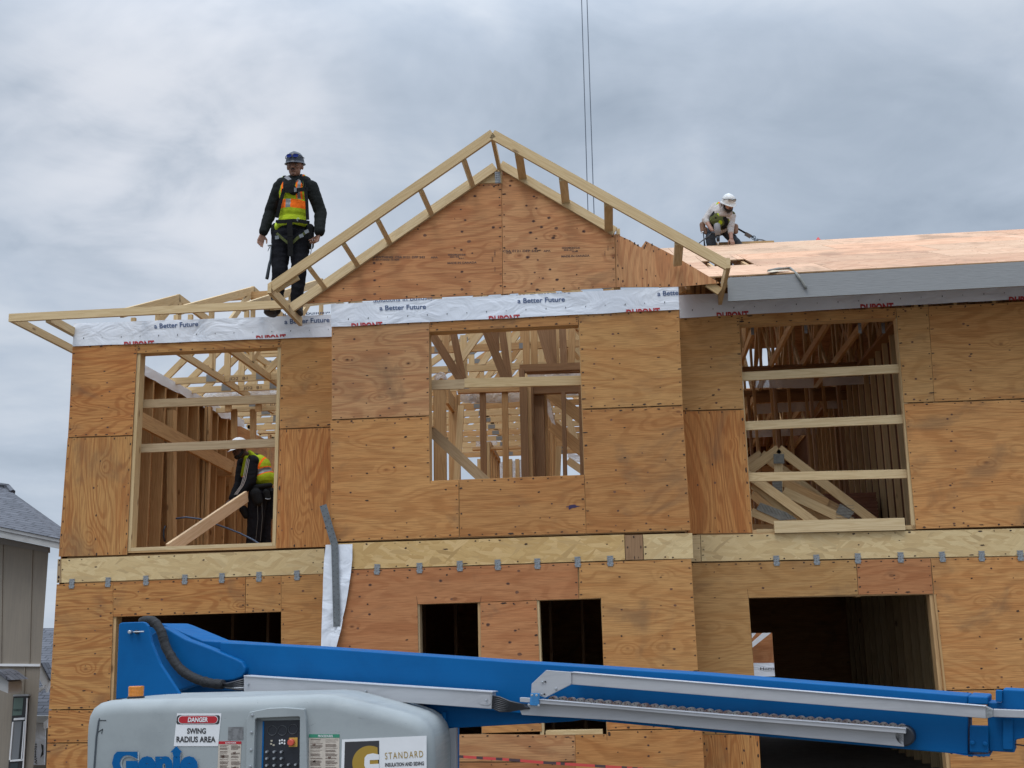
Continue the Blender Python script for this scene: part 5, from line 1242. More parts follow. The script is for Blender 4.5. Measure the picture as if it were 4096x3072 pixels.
# control panel in its raised surround
cp = flat('control_panel', [l3(245, 572), l3(612, 565), l3(612, 1300), l3(225, 1300)], YC-.003, BLKP)
SUR = GREY
def bar(name, q, Y, th, mat, parent): mb = MB(); mb.prism([P(a, Y) for a in q], (0, th, 0)); return mb.build(name, mat, parent, False, .004, True)
bar('panel_surround', [l3(78, 1300), l3(88, 560), l3(118, 487), l3(300, 450), l3(460, 443), l3(655, 458), l3(672, 560), l3(690, 1300), l3(606, 1300), l3(612, 540), l3(595, 532), l3(190, 548), l3(172, 562), l3(150, 1300)], YC-.035, .04, GREY, lift)
flat('panel_recess', [l3(172, 552), l3(248, 574), l3(228, 1300), l3(150, 1300)], YC-.004, simple('recess_grey', (.14, .16, .17), .6), cp)
flat('panel_edge', [l3(248, 580), l3(262, 580), l3(245, 1300), l3(230, 1300)], YC-.006, BLUE, cp)
def knob(x, y, r, mat, name='knob', d=.02, par=cp):
    c = P(l3(x, y), YC-.004); mb = MB(); mb.tube([c, c+Vector((0, -d*.9, 0)), c+Vector((0, -d, 0))], [r, r, r*.8], 14); return mb.build(name, mat, par)
for x, y in ((342, 668), (440, 668), (545, 655)):
    c = P(l3(x, y), YC-.006); mb = MB(); mb.tube([c+Vector((math.cos(a)*.024, 0, math.sin(a)*.024)) for a in [i*math.pi/10 for i in range(21)]], .0016, 5); mb.build('gauge_ring', simple('ring_grey', (.05, .055, .06), .4), cp)
flat('stop_plate', [l3(507, 740), l3(590, 737), l3(588, 828), l3(505, 830)], YC-.006, simple('stop_yellow', (.55, .33, .06), .5), cp)
knob(536, 783, .017, simple('stop_red', (.55, .08, .05), .35), 'stop_button', .03)
for x, y in ((415, 768), (438, 762), (462, 768), (415, 796), (462, 796), (438, 790)): flat('switch_label', rrect(l3(x-8, y-9), l3(x+8, y+9), 2, 3), YC-.006, WHITE, cp, .002)
for x, y in ((335, 770), (330, 800), (355, 812)): flat('switch_label', rrect(l3(x-10, y-8), l3(x+10, y+8), 2, 3), YC-.006, simple('label_tan', (.40, .36, .28), .6), cp, .002)
for x in (298, 370, 440):
    for y in (875, 940, 1008, 1075): knob(x, y, .0065, STEEL, 'toggle_switch', .028)
for x in (510, 580): knob(x, 1000, .006, STEEL, 'toggle_switch', .028)
for x, y in ((147, 516), (140, 684), (134, 858), (128, 1020)):
    c = P(l3(x, y), YC-.035); mb = MB(); mb.tube([c, c+Vector((0, -.006, 0)), c+Vector((0, -.007, 0))], [.0068, .0066, .003], 12); mb.build('bolt', STEEL, lift)
# boom: straight box beam swinging slowly towards the camera on the right
A0 = P((1200, 2587), -4.9); B0 = P((3565, 2759), -6.0); ud = Vector((B0.x-A0.x, B0.y-A0.y, 0)).normalized(); nb = Vector((ud.y, -ud.x, 0))
def B(q, off=0.0): return PN(q, A0+nb*off, nb)        # off>0 : towards the camera
print('boom n', nb, B0, (B0-A0).length)
def bpart(name, q, off, th, mat, parent=None, bevel=.0, label=None):
    mb = MB(); mb.prism([B(a, off) for a in q], -nb*th); o = mb.build(name, mat, parent or lift, False, bevel, True)
    if label: o['label'] = label
    return o
boom = bpart('boom', [(880, 2570), (1200, 2587), (2050, 2648), (2800, 2697), (3872, 2783), (3872, 3020), (3565, 2992), (2800, 2924), (1700, 2818), (880, 2760)], 0, .26, BLUE, None, .006)
# outer section collar and inner boom
bpart('boom_collar', [l5(1590, 368), l5(1812, 382), l5(1812, 472), l5(1590, 470)], .02, .30, BLUE, boom, .008)
bpart('collar_plate', [l5(1608, 700), l5(1815, 705), l5(1818, 1005), l5(1608, 995)], .012, .03, BLUE, boom, .005)
for x, y in ((1640, 890), (1780, 902)):
    c = B(l5(x, y), .016); mb = MB(); mb.tube([c, c+nb*.012, c+nb*.014], [.010, .010, .005], 8); mb.build('bolt', BLUE, boom)
bpart('inner_boom', [l5(1800, 440), l5(1968, 447), l5(1975, 298), l5(2800, 340), l5(2800, 830), l5(2212, 842), l5(2140, 855), l5(2108, 880), l5(2110, 1002), l5(1822, 985)], -.03, .20, BLUE, None, .006)
bpart('upright_lug', [l5(1897, 306), l5(1970, 311), l5(1966, 440), l5(1897, 436)], .01, .05, BLUE, None, .004)
bpart('inner_pad', rrect(l5(1975, 620), l5(2090, 970), 8, 4), -.012, .03, BLUE, None, .004)
bpart('slide_rod', [l5(1870, 518), l5(2700, 548), l5(2700, 632), l5(1870, 606)], .03, .04, ALU, None, .003)
for x0, x1 in ((1590, 1640), (1690, 1730), (1740, 1775)): bpart('pad_bolt', [l5(x0, 1030), l5(x1, 1034), l5(x1, 1052), l5(x0, 1046)], -.01, .03, BLUE, boom)
bpart('boom_foot', [l5(1400, 1005), l5(1600, 1030), l5(1830, 1018), l5(1830, 1045), l5(1560, 1035)], .01, .28, BLUE, boom)
# lower tapered link under the boom
bpart('lift_link', [(1690, 2818), (2400, 2868), (2285, 2886), (1771, 2915), (1690, 2900)], -.04, .18, BLUE, None, .006)
bpart('link_stiffener', [k5(786, 1170), k5(806, 1172), k5(808, 1258), k5(790, 1262)], -.02, .04, BLUE)
lp('turret_column', [l3(1900, 640), l3(2078, 655), l3(2076, 1900), l3(1900, 1900)], -5.15, .4, BLUE)
lp('turret_guard', [l3(2076, 650), l3(2152, 640), l3(2150, 1900), l3(2074, 1900)], -5.2, .05, simple('guard_grey', (.30, .30, .31), .5))
# boom butt: upright plate, side cheek, rounded cover
bpart('butt_cheek', [l2(600, 860), l2(640, 250), l2(790, 186), l2(850, 205), l2(1225, 362), l2(1705, 395), l2(1705, 900), l2(600, 940)], -.05, .26, BLUE, None, .006)
bpart('rounded_cover', [l2(820, 215), l2(1045, 345), l2(1300, 440), l2(1560, 548), l2(1620, 580), l2(1655, 640), l2(1650, 690), l2(1620, 735), l2(1540, 765), l2(1200, 800), l2(900, 900), l2(760, 860), l2(700, 300)], .035, .07, BLUE, None, .010)
lp('upright_plate', [l2(338, 960), l2(368, 205), l2(380, 185), l2(405, 178), l2(610, 171), l2(640, 180), l2(668, 215), l2(700, 380), l2(790, 600), l2(1000, 920)], -5.12, .035, BLUE, .006)
for q0, q1, r_, mt in ((l2(498, 275), l2(498, 275), .010, STEEL), (l2(565, 275), l2(565, 275), .011, BLKP)):
    c = P(q0, -5.12); mb = MB(); mb.tube([c, c+Vector((0, -.03, 0)), c+Vector((0, -.032, 0))], [r_, r_, r_*.7], 10); mb.build('bolt', mt, lift)
mb = MB(); mb.tube([P(l2(520, 275), -5.15), P(l2(625, 270), -5.15)], .0042, 8); mb.build('pin', STEEL, lift)
# hose bundle
hp = [(600, 175), (650, 158), (712, 162), (760, 205), (800, 270), (822, 340), (850, 430), (900, 520), (960, 610), (1030, 680), (1120, 735), (1220, 775), (1330, 800), (1440, 808)]
base_pts = [B(l2(x, y), .09) for x, y in hp]; fine = []
for i in range(len(base_pts)-1):
    for j in range(8):
        t__ = j/8; p0 = base_pts[max(i-1, 0)]; p1 = base_pts[i]; p2 = base_pts[i+1]; p3 = base_pts[min(i+2, len(base_pts)-1)]
        fine.append(.5*((2*p1)+(-p0+p2)*t__+(2*p0-5*p1+4*p2-p3)*t__**2+(-p0+3*p1-3*p2+p3)*t__**3))
mb = MB(); n_ = len(fine); mb.tube(fine, [.0285*(1+.10*noise.noise(Vector((i*.35, 0, 0)))+(.10 if i % 17 == 5 else 0)-(.008*(i > 90)*(i-90)/10)) for i in range(n_)], 16)
mb.build('hose_sleeve', RUB, lift, True)
CAB = simple('black_cable', (.03, .03, .034), .4)
for i in range(6):
    mb = MB(); a = l2(1400, 800+i*6); mb.tube([B(a, .09), B(l2(1480+i*8, 800+i*10), .10-.01*i), B(l2(1560, 780+i*16), .09), B(l2(1690, 745+i*24), .06)], .006, 7); mb.build('hydraulic_line', CAB if i != 4 else ALU, lift, True)
# aluminium cable channels
bpart('cable_channel', [(975, 2703), (1969, 2768), (1965, 2836), (1640, 2812), (975, 2766)], .11, .05, ALU, None, .003, 'long flat aluminium channel on the left')
bpart('channel_lip', [(975, 2701), (1969, 2766), (1969, 2770), (975, 2705)], .118, .07, simple('bright_edge', (.62, .62, .64), .4, .3))
bpart('channel_end_cap', [k5(985, 1090), k5(1000, 1078), k5(1040, 1075), k5(1055, 1085), k5(1055, 1125), k5(1040, 1135), k5(1000, 1130), k5(985, 1115)], .114, .01, ALU)
for q, Cc in ((k5(1031, 1108), .12), (l3(107, 215), .112), (l3(1265, 283), .112)):
    c = B(q, Cc); mb = MB(); mb.tube([c, c+nb*.008, c+nb*.009], [.006, .006, .003], 10); mb.build('bolt', STEEL, lift)
bpart('upper_channel', [l4(775, 207), l5(1786, 486), l5(1790, 624), l4(775, 320)], .10, .05, ALU, None, .003, 'long upper aluminium channel')
bpart('channel_lip', [l4(775, 204), l5(1786, 484), l5(1786, 490), l4(775, 210)], .108, .06, bpy.data.materials['bright_edge'])
bpart('channel_end_cap', [l5(1788, 488), l5(1868, 522), l5(1868, 604), l5(1790, 624)], .098, .04, GALV, None, .002)
bpart('bracket_plate', [l4(545, 188), l4(778, 205), l4(778, 320), l4(535, 443), l4(405, 400), l4(410, 315)], .112, .012, ALU, None, .002)
for x, y, r_, mt in ((513, 298, .0055, STEEL), (540, 294, .0045, BLKP), (640, 360, .0065, STEEL), (505, 414, .0055, STEEL), (532, 411, .0045, BLKP)):
    c = B(l4(x, y), .113); mb = MB(); mb.tube([c, c+nb*.007, c+nb*.008], [r_, r_, r_*.6], 10); mb.build('bolt', mt, lift)
bpart('lower_channel', [l4(300, 560), l4(485, 470), l4(1200, 520), l5(878, 790), l5(878, 937), l4(1200, 655), l4(320, 605)], .085, .02, ALU, None, .002, 'lower aluminium channel below the chain')
bpart('channel_lip', [l4(300, 442), l4(390, 448), l4(480, 462), l4(1200, 522), l4(2212, 605), l5(896, 735), l5(896, 792), l4(2212, 642), l4(1200, 550), l4(480, 500), l4(390, 490), l4(302, 484)], .125, .03, ALU, None, .002)
bpart('channel_lip', [l4(480, 459), l4(1200, 519), l4(2212, 603), l5(896, 733), l5(896, 738), l4(2212, 608), l4(1200, 524), l4(480, 464)], .130, .05, bpy.data.materials['bright_edge'])
bpart('blue_bracket', [l4(400, 400), l4(482, 404), l4(476, 522), l4(390, 514)], .135, .012, simple('bright_blue', (.03, .20, .45), .45, var=.5, sc=40), None, .002)
for x, y in ((417, 420), (459, 421), (388, 510), (480, 518)):
    c = B(l4(x, y), .148); mb = MB(); mb.tube([c, c+nb*.007, c+nb*.008], [.0065, .0065, .003], 8); mb.build('bolt', STEEL, lift)
bpart('boom_shadow_gap', [l4(300, 605), l4(900, 665), l4(1200, 672), l5(700, 950), l5(900, 940), l5(1400, 1000), (2800, 2924)], .004, .01, DKB) if False else None
# energy chain: one carrier with its links
LINK = simple('spotted_grey_link', (.30, .29, .27), .7, var=.9, sc=26, dark=(.16, .07, .05)); chain = None
c0 = l4(600, 470); c1_ = l5(850, 742); nL = 38
for i in range(nL+1):
    t__ = i/nL; q = (c0[0]+(c1_[0]-c0[0])*t__, c0[1]+(c1_[1]-c0[1])*t__-1.5*math.sin(t__*9)); mb = MB()
    c = B(q, .050); r_ = .0225
    mb.prism([c+ud*r_*1.05*math.cos(a)+Vector((0, 0, r_*math.sin(a))) for a in [j*math.pi/8 for j in range(16)]], -nb*(.04 if i % 2 else .035)); 
    for a in (0, 1.3, 2.6, 3.9, 5.2):
        cc_ = c+ud*.015*math.cos(a+i)+Vector((0, 0, .015*math.sin(a+i)))+nb*.001; mb.face([cc_+ud*dx*.0026+Vector((0, 0, dz_*.0026)) for dx, dz_ in ((-1, -1), (1, -1), (1, 1), (-1, 1))], None, 1, 0)
    if chain is None: chain = mb.build('energy_chain', [LINK, BLKP], lift)
    else: mb.build('chain_link', [LINK, BLKP], chain)
c = B(l5(890, 812), .05); mb = MB(); mb.tube([c-nb*.04, c+nb*.03, c+nb*.035], [.045, .045, .038], 24); mb.build('chain_roller', BLKP, lift)
for i in range(8):
    mb = MB(); a = (k5(1062, 1085+i*9)); b_ = k5(1225+i*4, 1130+i*3)
    mb.tube([B(a, .10), B((a[0]+30, a[1]+4+i*1.5), .11), B((a[0]+70, a[1]+14+(7-i)*1.0), .105-.004*i), B(b_, .10), B((b_[0]+30, b_[1]+2), .06)], .0052, 7); mb.build('hydraulic_line', CAB, lift, True)
# unseen chassis and wheels carry the machine
mb = MB(); mb.prism([(-3.1, -5.7, .45), (-.9, -5.7, .45), (-.9, -5.7, .85), (-3.1, -5.7, .85)], (0, 1.4, 0)); mb.build('chassis', GREY, lift, False, .03, True)
for x in (-2.95, -1.05):
    for y in (-5.95, -4.25):
        mb = MB(); mb.tube([(x, y-.02, .43), (x, y, .43), (x, y+.26, .43), (x, y+.28, .43)], [.36, .43, .43, .36], 28); w_ = mb.build('wheel', RUB, lift)
        mb = MB(); mb.tube([(x, y-.03, .43), (x, y-.035, .43)], [.22, .20], 20); mb.build('rim', GREY, w_)
bpart('slack_cable', [l5(2108, 905), l5(2400, 940), l5(2400, 955), l5(2108, 918)], -.05, .012, BLKP)

# ================================================================== PEOPLE
def blob(name, mb, mats, parent, voxel=.009, sm=4, wr=0.0, matfn=None, wsc=14.0, dec=None):
    me = bpy.data.meshes.new('tmp'); me.from_pydata(mb.v, [], mb.f); o = bpy.data.objects.new('tmp', me); COL.objects.link(o)
    m1 = o.modifiers.new('r', 'REMESH'); m1.mode = 'VOXEL'; m1.voxel_size = voxel; m1.use_smooth_shade = True
    m2 = o.modifiers.new('s', 'SMOOTH'); m2.factor = .5; m2.iterations = sm
    if dec: m3 = o.modifiers.new('d', 'DECIMATE'); m3.ratio = dec
    ev = o.evaluated_get(bpy.context.evaluated_depsgraph_get()); m = bpy.data.meshes.new_from_object(ev)
    bpy.data.objects.remove(o); bpy.data.meshes.remove(me); m.name = name
    if wr:
        nr = [v.normal.copy() for v in m.vertices]
        for v, n_ in zip(m.vertices, nr):
            c = v.co*wsc; k = noise.noise(c+Vector((0, 0, 3)))+.5*noise.noise(c*2.3); k2 = 1-abs(noise.noise(Vector((c.x*.6, c.y*.6, c.z*1.5))))*2
            v.co += n_*wr*(k*.7+k2*.6)
    mats = mats if isinstance(mats, (list, tuple)) else [mats]
    m.materials.clear()
    for q in mats: m.materials.append(q)
    for p in m.polygons: p.use_smooth = True; p.material_index = matfn(p.center, p.normal) if matfn else 0
    return link(bpy.data.objects.new(name, m), parent)
SKIN = simple('brown_skin', (.27, .135, .085), .55, var=.3, sc=30); SKIN2 = simple('tanned_skin', (.32, .165, .11), .55, var=.25, sc=30); SKIN3 = simple('deep_brown_skin', (.085, .042, .028), .55)
def cloth(name, c, v=.5, rough=.9): return simple(name, c, rough, spec=.15, var=v, sc=9, bump=.35, bsc=70)
JACK = cloth('dark_green_black_jacket', (.013, .015, .014)); TROU = cloth('black_work_trousers', (.010, .010, .013)); LIME = cloth('lime_safety_vest', (.38, .47, .02), .35)
ORNG = cloth('orange_band', (.95, .17, .015), .2); REFL = simple('grey_reflective_band', (.16, .165, .16), .35, .2); HARN = cloth('black_webbing', (.012, .012, .012), .3); OLIV = cloth('olive_webbing', (.09, .10, .035), .3)
HAIR = simple('black_hair', (.010, .008, .007), .8); BOOT = simple('dark_boot', (.022, .018, .016), .7, var=.5, sc=30); EYE = simple('eye_white', (.35, .33, .31), .4); LIP = simple('lip_brown', (.12, .045, .035), .6)
def frame_of(fwd, up):
    f = Vector(fwd).normalized(); u = Vector(up); u = (u-f*u.dot(f)).normalized(); r = f.cross(u)     # columns: right(x), forward(y), up(z)
    return Matrix(((r.x, f.x, u.x), (r.y, f.y, u.y), (r.z, f.z, u.z)))
def head_prims(mb, C_, R_, s=1.0):
    L = lambda x, y, z: C_ + R_ @ (Vector((x, y, z))*s)
    mb.ell(L(0, 0, .025), .076*s, .095*s, .100*s, R_, 20, 14); mb.ell(L(0, .018, -.045), .062*s, .072*s, .072*s, R_, 18, 12)
    mb.ell(L(0, .060, -.088), .030*s, .026*s, .024*s, R_); mb.ell(L(0, .083, .018), .052*s, .014*s, .012*s, R_)       # chin, brow
    mb.cap(L(0, .092, .012), L(0, .108, -.022), .009*s, .015*s); mb.ell(L(.011, .098, -.026), .009*s, .010*s, .008*s, R_); mb.ell(L(-.011, .098, -.026), .009*s, .010*s, .008*s, R_)
    for sx in (-1, 1):
        mb.ell(L(sx*.077, -.008, -.005), .012*s, .022*s, .032*s, R_); mb.ell(L(sx*.042, .070, -.018), .022*s, .018*s, .020*s, R_)
    mb.ell(L(0, .090, -.056), .024*s, .012*s, .011*s, R_)
def face_parts(C_, R_, par, s=1.0, beard=0, hair=HAIR, lip=LIP):
    L = lambda x, y, z: C_ + R_ @ (Vector((x, y, z))*s)
    for sx in (-1, 1):
        mb = MB(); mb.ell(L(sx*.031, .084, .0), .013*s, .008*s, .006*s, R_); e = mb.build('eye', EYE, par, True)
        mb = MB(); mb.ell(L(sx*.031, .091, .0), .006*s, .004*s, .006*s, R_); mb.build('pupil', HAIR, e, True)
        mb = MB(); mb.cap(L(sx*.015, .097, .017), L(sx*.050, .085, .018), .005*s, .004*s); mb.build('eyebrow', hair, par, True)
    mb = MB(); mb.ell(L(0, .101, -.059), .020*s, .006*s, .006*s, R_); mb.build('lips', lip, par, True)
    mb = MB()
    mb.cap(L(-.024, .096, -.047), L(0, .104, -.041), .0045*s, .0065*s); mb.cap(L(.024, .096, -.047), L(0, .104, -.041), .0045*s, .0065*s)
    if beard:
        mb.ell(L(0, .060, -.090), .045*s, .040*s, .034*s, R_); 
        for sx in (-1, 1): mb.cap(L(sx*.040, .060, -.085), L(sx*.066, .015, -.05), .022*s, .018*s); mb.cap(L(sx*.066, .015, -.05), L(sx*.074, .005, .01), .016*s, .012*s)
    else: mb.ell(L(0, .080, -.094), .014*s, .006*s, .008*s, R_)
    return blob('beard' if beard else 'moustache', mb, hair, par, .004, 2)
def helmet(C_, R_, mat, par, s=1.0, glass=None, glassmat=None, name='hard_hat'):
    L = lambda x, y, z: C_ + R_ @ (Vector((x, y, z))*s)
    vs = []; fs = []; n_ = 32; prof = [(.0, .172), (.035, .168), (.065, .155), (.090, .128), (.104, .095), (.110, .060), (.113, .040), (.124, .034), (.126, .030), (.112, .031), (.100, .050)]
    for (r_, z) in prof:
        for k in range(n_):
            a = 2*math.pi*k/n_; x, y = math.sin(a), math.cos(a); rim = max(0, y)**2*(.045 if r_ > .118 else 0)
            rr = max(r_, .001); ridge = .006*math.exp(-(x*r_/.02)**2)*(r_ < .1)
            dip = -.012*max(0, y)**2*(r_ > .118)
            vs.append(L(x*rr*.94, y*(rr*1.13+rim), z-.008+ridge+dip))
    for i in range(len(prof)-1):
        for k in range(n_): a = i*n_+k; b = i*n_+(k+1) % n_; fs.append((a, a+n_, b+n_, b))
    mb = MB(); mb.mesh(vs, fs); o = mb.build(name, mat, par, True)
    if glass:
        mb = MB()
        for sx in (-1, 1): mb.prism([L(sx*x, .128-.34*(x**1.5)*1.2, z) for x, z in ((.006, .092), (.014, .108), (.040, .112), (.064, .106), (.070, .092), (.055, .078), (.028, .076), (.012, .082))], R_ @ Vector((0, .006, 0)))
        g = mb.build('goggle_lens', glassmat, o)
        for sx in (-1, 1):
            mb = MB(); mb.tube([L(sx*.0, .130, .098), L(sx*.020, .129, .113), L(sx*.055, .118, .113), L(sx*.090, .070, .096), L(sx*.108, .0, .088)], .0042, 6); mb.build('goggle_frame', HAIR, o)
    return o
def hand_prims(mb, W_, d, n_, side, curl=.4, s=1.0, spread=1.0):
    """W_ wrist, d pointing direction, n_ palm normal (palm faces n_), side direction towards the thumb"""
    d = Vector(d).normalized(); n_ = Vector(n_); n_ = (n_-d*n_.dot(d)).normalized(); t_ = d.cross(n_)*side
    for i in range(4):
        o_ = t_*(.027-.018*i)*s
        mb.cap(W_+o_*.55+d*.012*s, W_+o_+d*.078*s, .0155*s, .0125*s)
    for i, ln in enumerate((.070, .080, .074, .058)):
        b = W_+t_*(.030-.0195*i)*s*spread+d*.082*s; p = b; cu = 0; r_ = .0088*s
        for j, f_ in enumerate((.45, .32, .23)):
            cu += curl*(.6 if j == 0 else 1.0)+.06*i; dr = (d*math.cos(cu)+n_*math.sin(cu)).normalized(); q = p+dr*ln*f_*s; mb.cap(p, q, r_, r_*.93); p = q; r_ *= .93
    p = W_+t_*.026*s+d*.018*s; q = p+(t_*.75+d*.75+n_*.35).normalized()*.042*s; mb.cap(p, q, .0125*s, .0108*s); q2_ = q+(t_*.15+d+n_*(.45+curl*.5)).normalized()*.032*s; mb.cap(q, q2_, .0105*s, .009*s); mb.cap(q2_, q2_+(d+n_*(.5+curl)).normalized()*.024*s, .009*s, .008*s)
def limb(mb, pts, rs):
    for i in range(len(pts)-1): mb.cap(pts[i], pts[i+1], rs[i], rs[i+1])
def lift_r(rs, d): return [r+d for r in rs]

# ---- worker standing on the wall plate --------------------------------------
Y1 = .36
def J(q, dy=0.0, f=b1): return P(f(*q), Y1+dy)
foot = J((330, 1575))
p1 = thing('person', (foot.x+.1, Y1, 5.26), 'worker in dark jacket, lime vest and navy hard hat standing on the left wall', 'person', 'construction workers')
HR = frame_of((.04, -1, -.20), (0.01, -.12, 1)); HC = J((508, 257), -.05)
neck = J((495, 372), .02); chest = J((497, 470)); belly = J((490, 640)); waist = J((487, 745)); hips = J((472, 850))
sL, eL, wL = J((372, 440)), J((290, 665), .04), J((228, 842), -.06); sR, eR, wR = J((655, 440)), J((735, 665), .05), J((722, 842), -.05)
hL, kL, aL = J((392, 880)), J((372, 1200), -.04), J((345, 1500), .04); hR, kR, aR = J((560, 880)), J((545, 1200), -.02), J((520, 1500), .06)
mb = MB(); head_prims(mb, HC, HR, 1.08); mb.cap(HC+Vector((0, .02, -.06)), neck+Vector((0, .03, -.05)), .056, .062); 
mb.ell(chest, .16, .10, .16); mb.ell(belly, .14, .095, .16); mb.ell(hips, .15, .10, .12)
limb(mb, [sL, eL, wL], [.05, .042, .030]); limb(mb, [sR, eR, wR], [.05, .042, .030]); limb(mb, [hL, kL, aL], [.08, .058, .045]); limb(mb, [hR, kR, aR], [.08, .058, .045])
hand_prims(mb, wL+Vector((-.008, 0, -.02)), (-.22, -.1, -1), (.55, -.8, 0), -1, .30, 1.05); hand_prims(mb, wR+Vector((-.006, 0, -.02)), (-.25, -.15, -1), (-.6, -.7, -.1), 1, .75, 1.08)
body1 = blob('body', mb, SKIN, p1, .0048, 2)
face_parts(HC, HR, p1, 1.08)
NAVY = simple('dark_navy_shell', (.016, .021, .034), .4, var=.4, sc=20)
helmet(HC+HR @ Vector((0, -.012, .006)), HR, NAVY, p1, 1.0, True, simple('blue_mirror_lens', (.01, .03, .22), .1, .3))
mb = MB(); mb.ell(chest+Vector((0, 0, -.01)), .185, .125, .20); mb.ell(belly, .165, .12, .20); mb.ell(waist, .155, .118, .12); mb.ell(J((487, 800)), .160, .12, .09)
mb.cap(chest+Vector((-.13, 0, .09)), chest+Vector((.13, 0, .09)), .075, .075); mb.cap(sL, chest+Vector((0, .01, .10)), .07, .08); mb.cap(sR, chest+Vector((0, .01, .10)), .07, .08)
limb(mb, [sL, eL, wL+Vector((.004, 0, .015))], [.076, .070, .052]); limb(mb, [sR, eR, wR+Vector((.004, 0, .015))], [.076, .070, .058])
mb.cap(neck+Vector((-.07, .03, -.07)), neck+Vector((-.075, .045, -.01)), .040, .024); mb.cap(neck+Vector((.07, .03, -.05)), neck+Vector((.080, .03, .045)), .040, .028); mb.cap(neck+Vector((0, .06, -.05)), neck+Vector((0, .075, .03)), .06, .04)
blob('jacket', mb, JACK, p1, .009, 3, .0065)
mb = MB(); mb.prism([J(q, -.115) for q in ((455, 345), (480, 372), (488, 415), (440, 372), (412, 352), (430, 340))], (0, .02, 0)); mb.prism([J(q, -.118) for q in ((488, 415), (540, 365), (532, 375), (495, 412))], (0, .02, 0)); mb.build('hood_lining', simple('pale_grey_fleece', (.38, .38, .40), .9), p1)
# vest: lime shell with orange band and grey stripes
mb = MB(); mb.ell(chest+Vector((0, -.004, -.03)), .170, .142, .20); mb.ell(belly+Vector((0, -.006, 0)), .172, .137, .20); mb.ell(waist+Vector((0, -.004, -.01)), .166, .134, .13)
for s_ in (-1, 1): mb.cap(chest+Vector((s_*.115, -.03, .02)), chest+Vector((s_*.105, .0, .155)), .050, .034)
bz0, bz1 = J((500, 655)).z, J((500, 575)).z; vz = J((500, 490)).z; cxx = J((492, 600)).x
def vm(c, n_):
    k = (c.x-cxx)
    if n_.y < .3 and c.z > J((500, 505)).z and abs(k+.01) < .055+(c.z-J((500, 505)).z)*.25: return 3
    if bz0-k*.04 < c.z < bz1-k*.10:
        return 2 if (-.05 < k < .012 and n_.y < 0) else 1
    if c.z > bz1:
        for a, b, m__ in ((.066, .082, 1), (.082, .112, 2), (.112, .130, 1), (-.112, -.085, 1)):
            if a < k < b: return m__
        if abs(k) > .145: return 1
    return 0
blob('safety_vest', mb, [LIME, ORNG, REFL, JACK], p1, .007, 3, .004, vm)
mb = MB(); mb.prism([J(q, -.155) for q in ((440, 480), (470, 500), (498, 505), (530, 478), (515, 440), (500, 410), (470, 410), (450, 440))], (0, .06, 0)); blob('jacket_opening', mb, JACK, p1, .006, 2)
mb = MB(); mb.ell(J((480, 788)), .175, .14, .035); mb.ell(J((560, 778), -.02), .09, .12, .03); mb.ell(J((360, 800), -.02), .03, .10, .06); blob('vest_hem', mb, simple('bright_lime', (.50, .66, .03), .8), p1, .008, 2, .004)
# harness
def strapline(name, pts, w, mat, par, dy=-.15, t=.004, f=b1, Yo=None):
    mb = MB()
    for i in range(len(pts)-1):
        a, b = P(f(*pts[i][:2]), (Yo or Y1)+(pts[i][2] if len(pts[i]) > 2 else dy)), P(f(*pts[i+1][:2]), (Yo or Y1)+(pts[i+1][2] if len(pts[i+1]) > 2 else dy))
        e = (b-a).normalized()*w*.3; mb.board(a-e, b+e, w, t, (0, 0, 1) if abs((b-a).normalized().z) < .8 else (1, 0, 0))
    return mb.build(name, mat, par)
strapline('harness_strap', [(395, 395, -.05), (408, 470, -.155), (372, 600, -.155), (350, 700, -.13)], .042, HARN, p1)
strapline('harness_strap', [(590, 380, -.06), (600, 450, -.155), (612, 560, -.165), (620, 720, -.15)], .036, HARN, p1)
strapline('harness_strap', [(578, 385, -.07), (583, 430, -.155)], .018, OLIV, p1)
strapline('chest_strap', [(400, 470, -.16), (470, 470, -.172), (540, 463, -.172), (615, 455, -.155)], .048, HARN, p1)
mb = MB(); c = J((512, 463), -.180); mb.board(c+Vector((-.014, 0, 0)), c+Vector((.014, 0, 0)), .05, .006); mb.build('buckle', GALVD, p1)
strapline('tool_belt', [(345, 745, -.10), (420, 742, -.155), (490, 735, -.165), (560, 740, -.16), (628, 752, -.12)], .042, HARN, p1)
mb = MB(); c = J((535, 725), -.178); mb.tube([c+Vector((math.cos(a)*.012, 0, math.sin(a)*.018)) for a in [i*.5 for i in range(11)]], .003, 6); mb.build('carabiner', STEEL, p1)
strapline('hanging_strap', [(460, 740, -.175), (465, 860, -.17), (468, 1035, -.14)], .062, HARN, p1)
strapline('leg_strap', [(350, 850, -.12), (400, 895, -.13), (452, 938, -.125)], .028, OLIV, p1); strapline('leg_strap', [(480, 938, -.125), (530, 890, -.135), (620, 830, -.12)], .034, OLIV, p1)
for q, a in (((350, 885), .1), ((565, 872), .5), ((612, 835), .6)):
    mb = MB(); c = J(q, -.145); mb.board(c+Vector((-.022, 0, -.01*a)), c+Vector((.022, 0, .02*a)), .04, .010); mb.build('buckle', GALVD, p1)
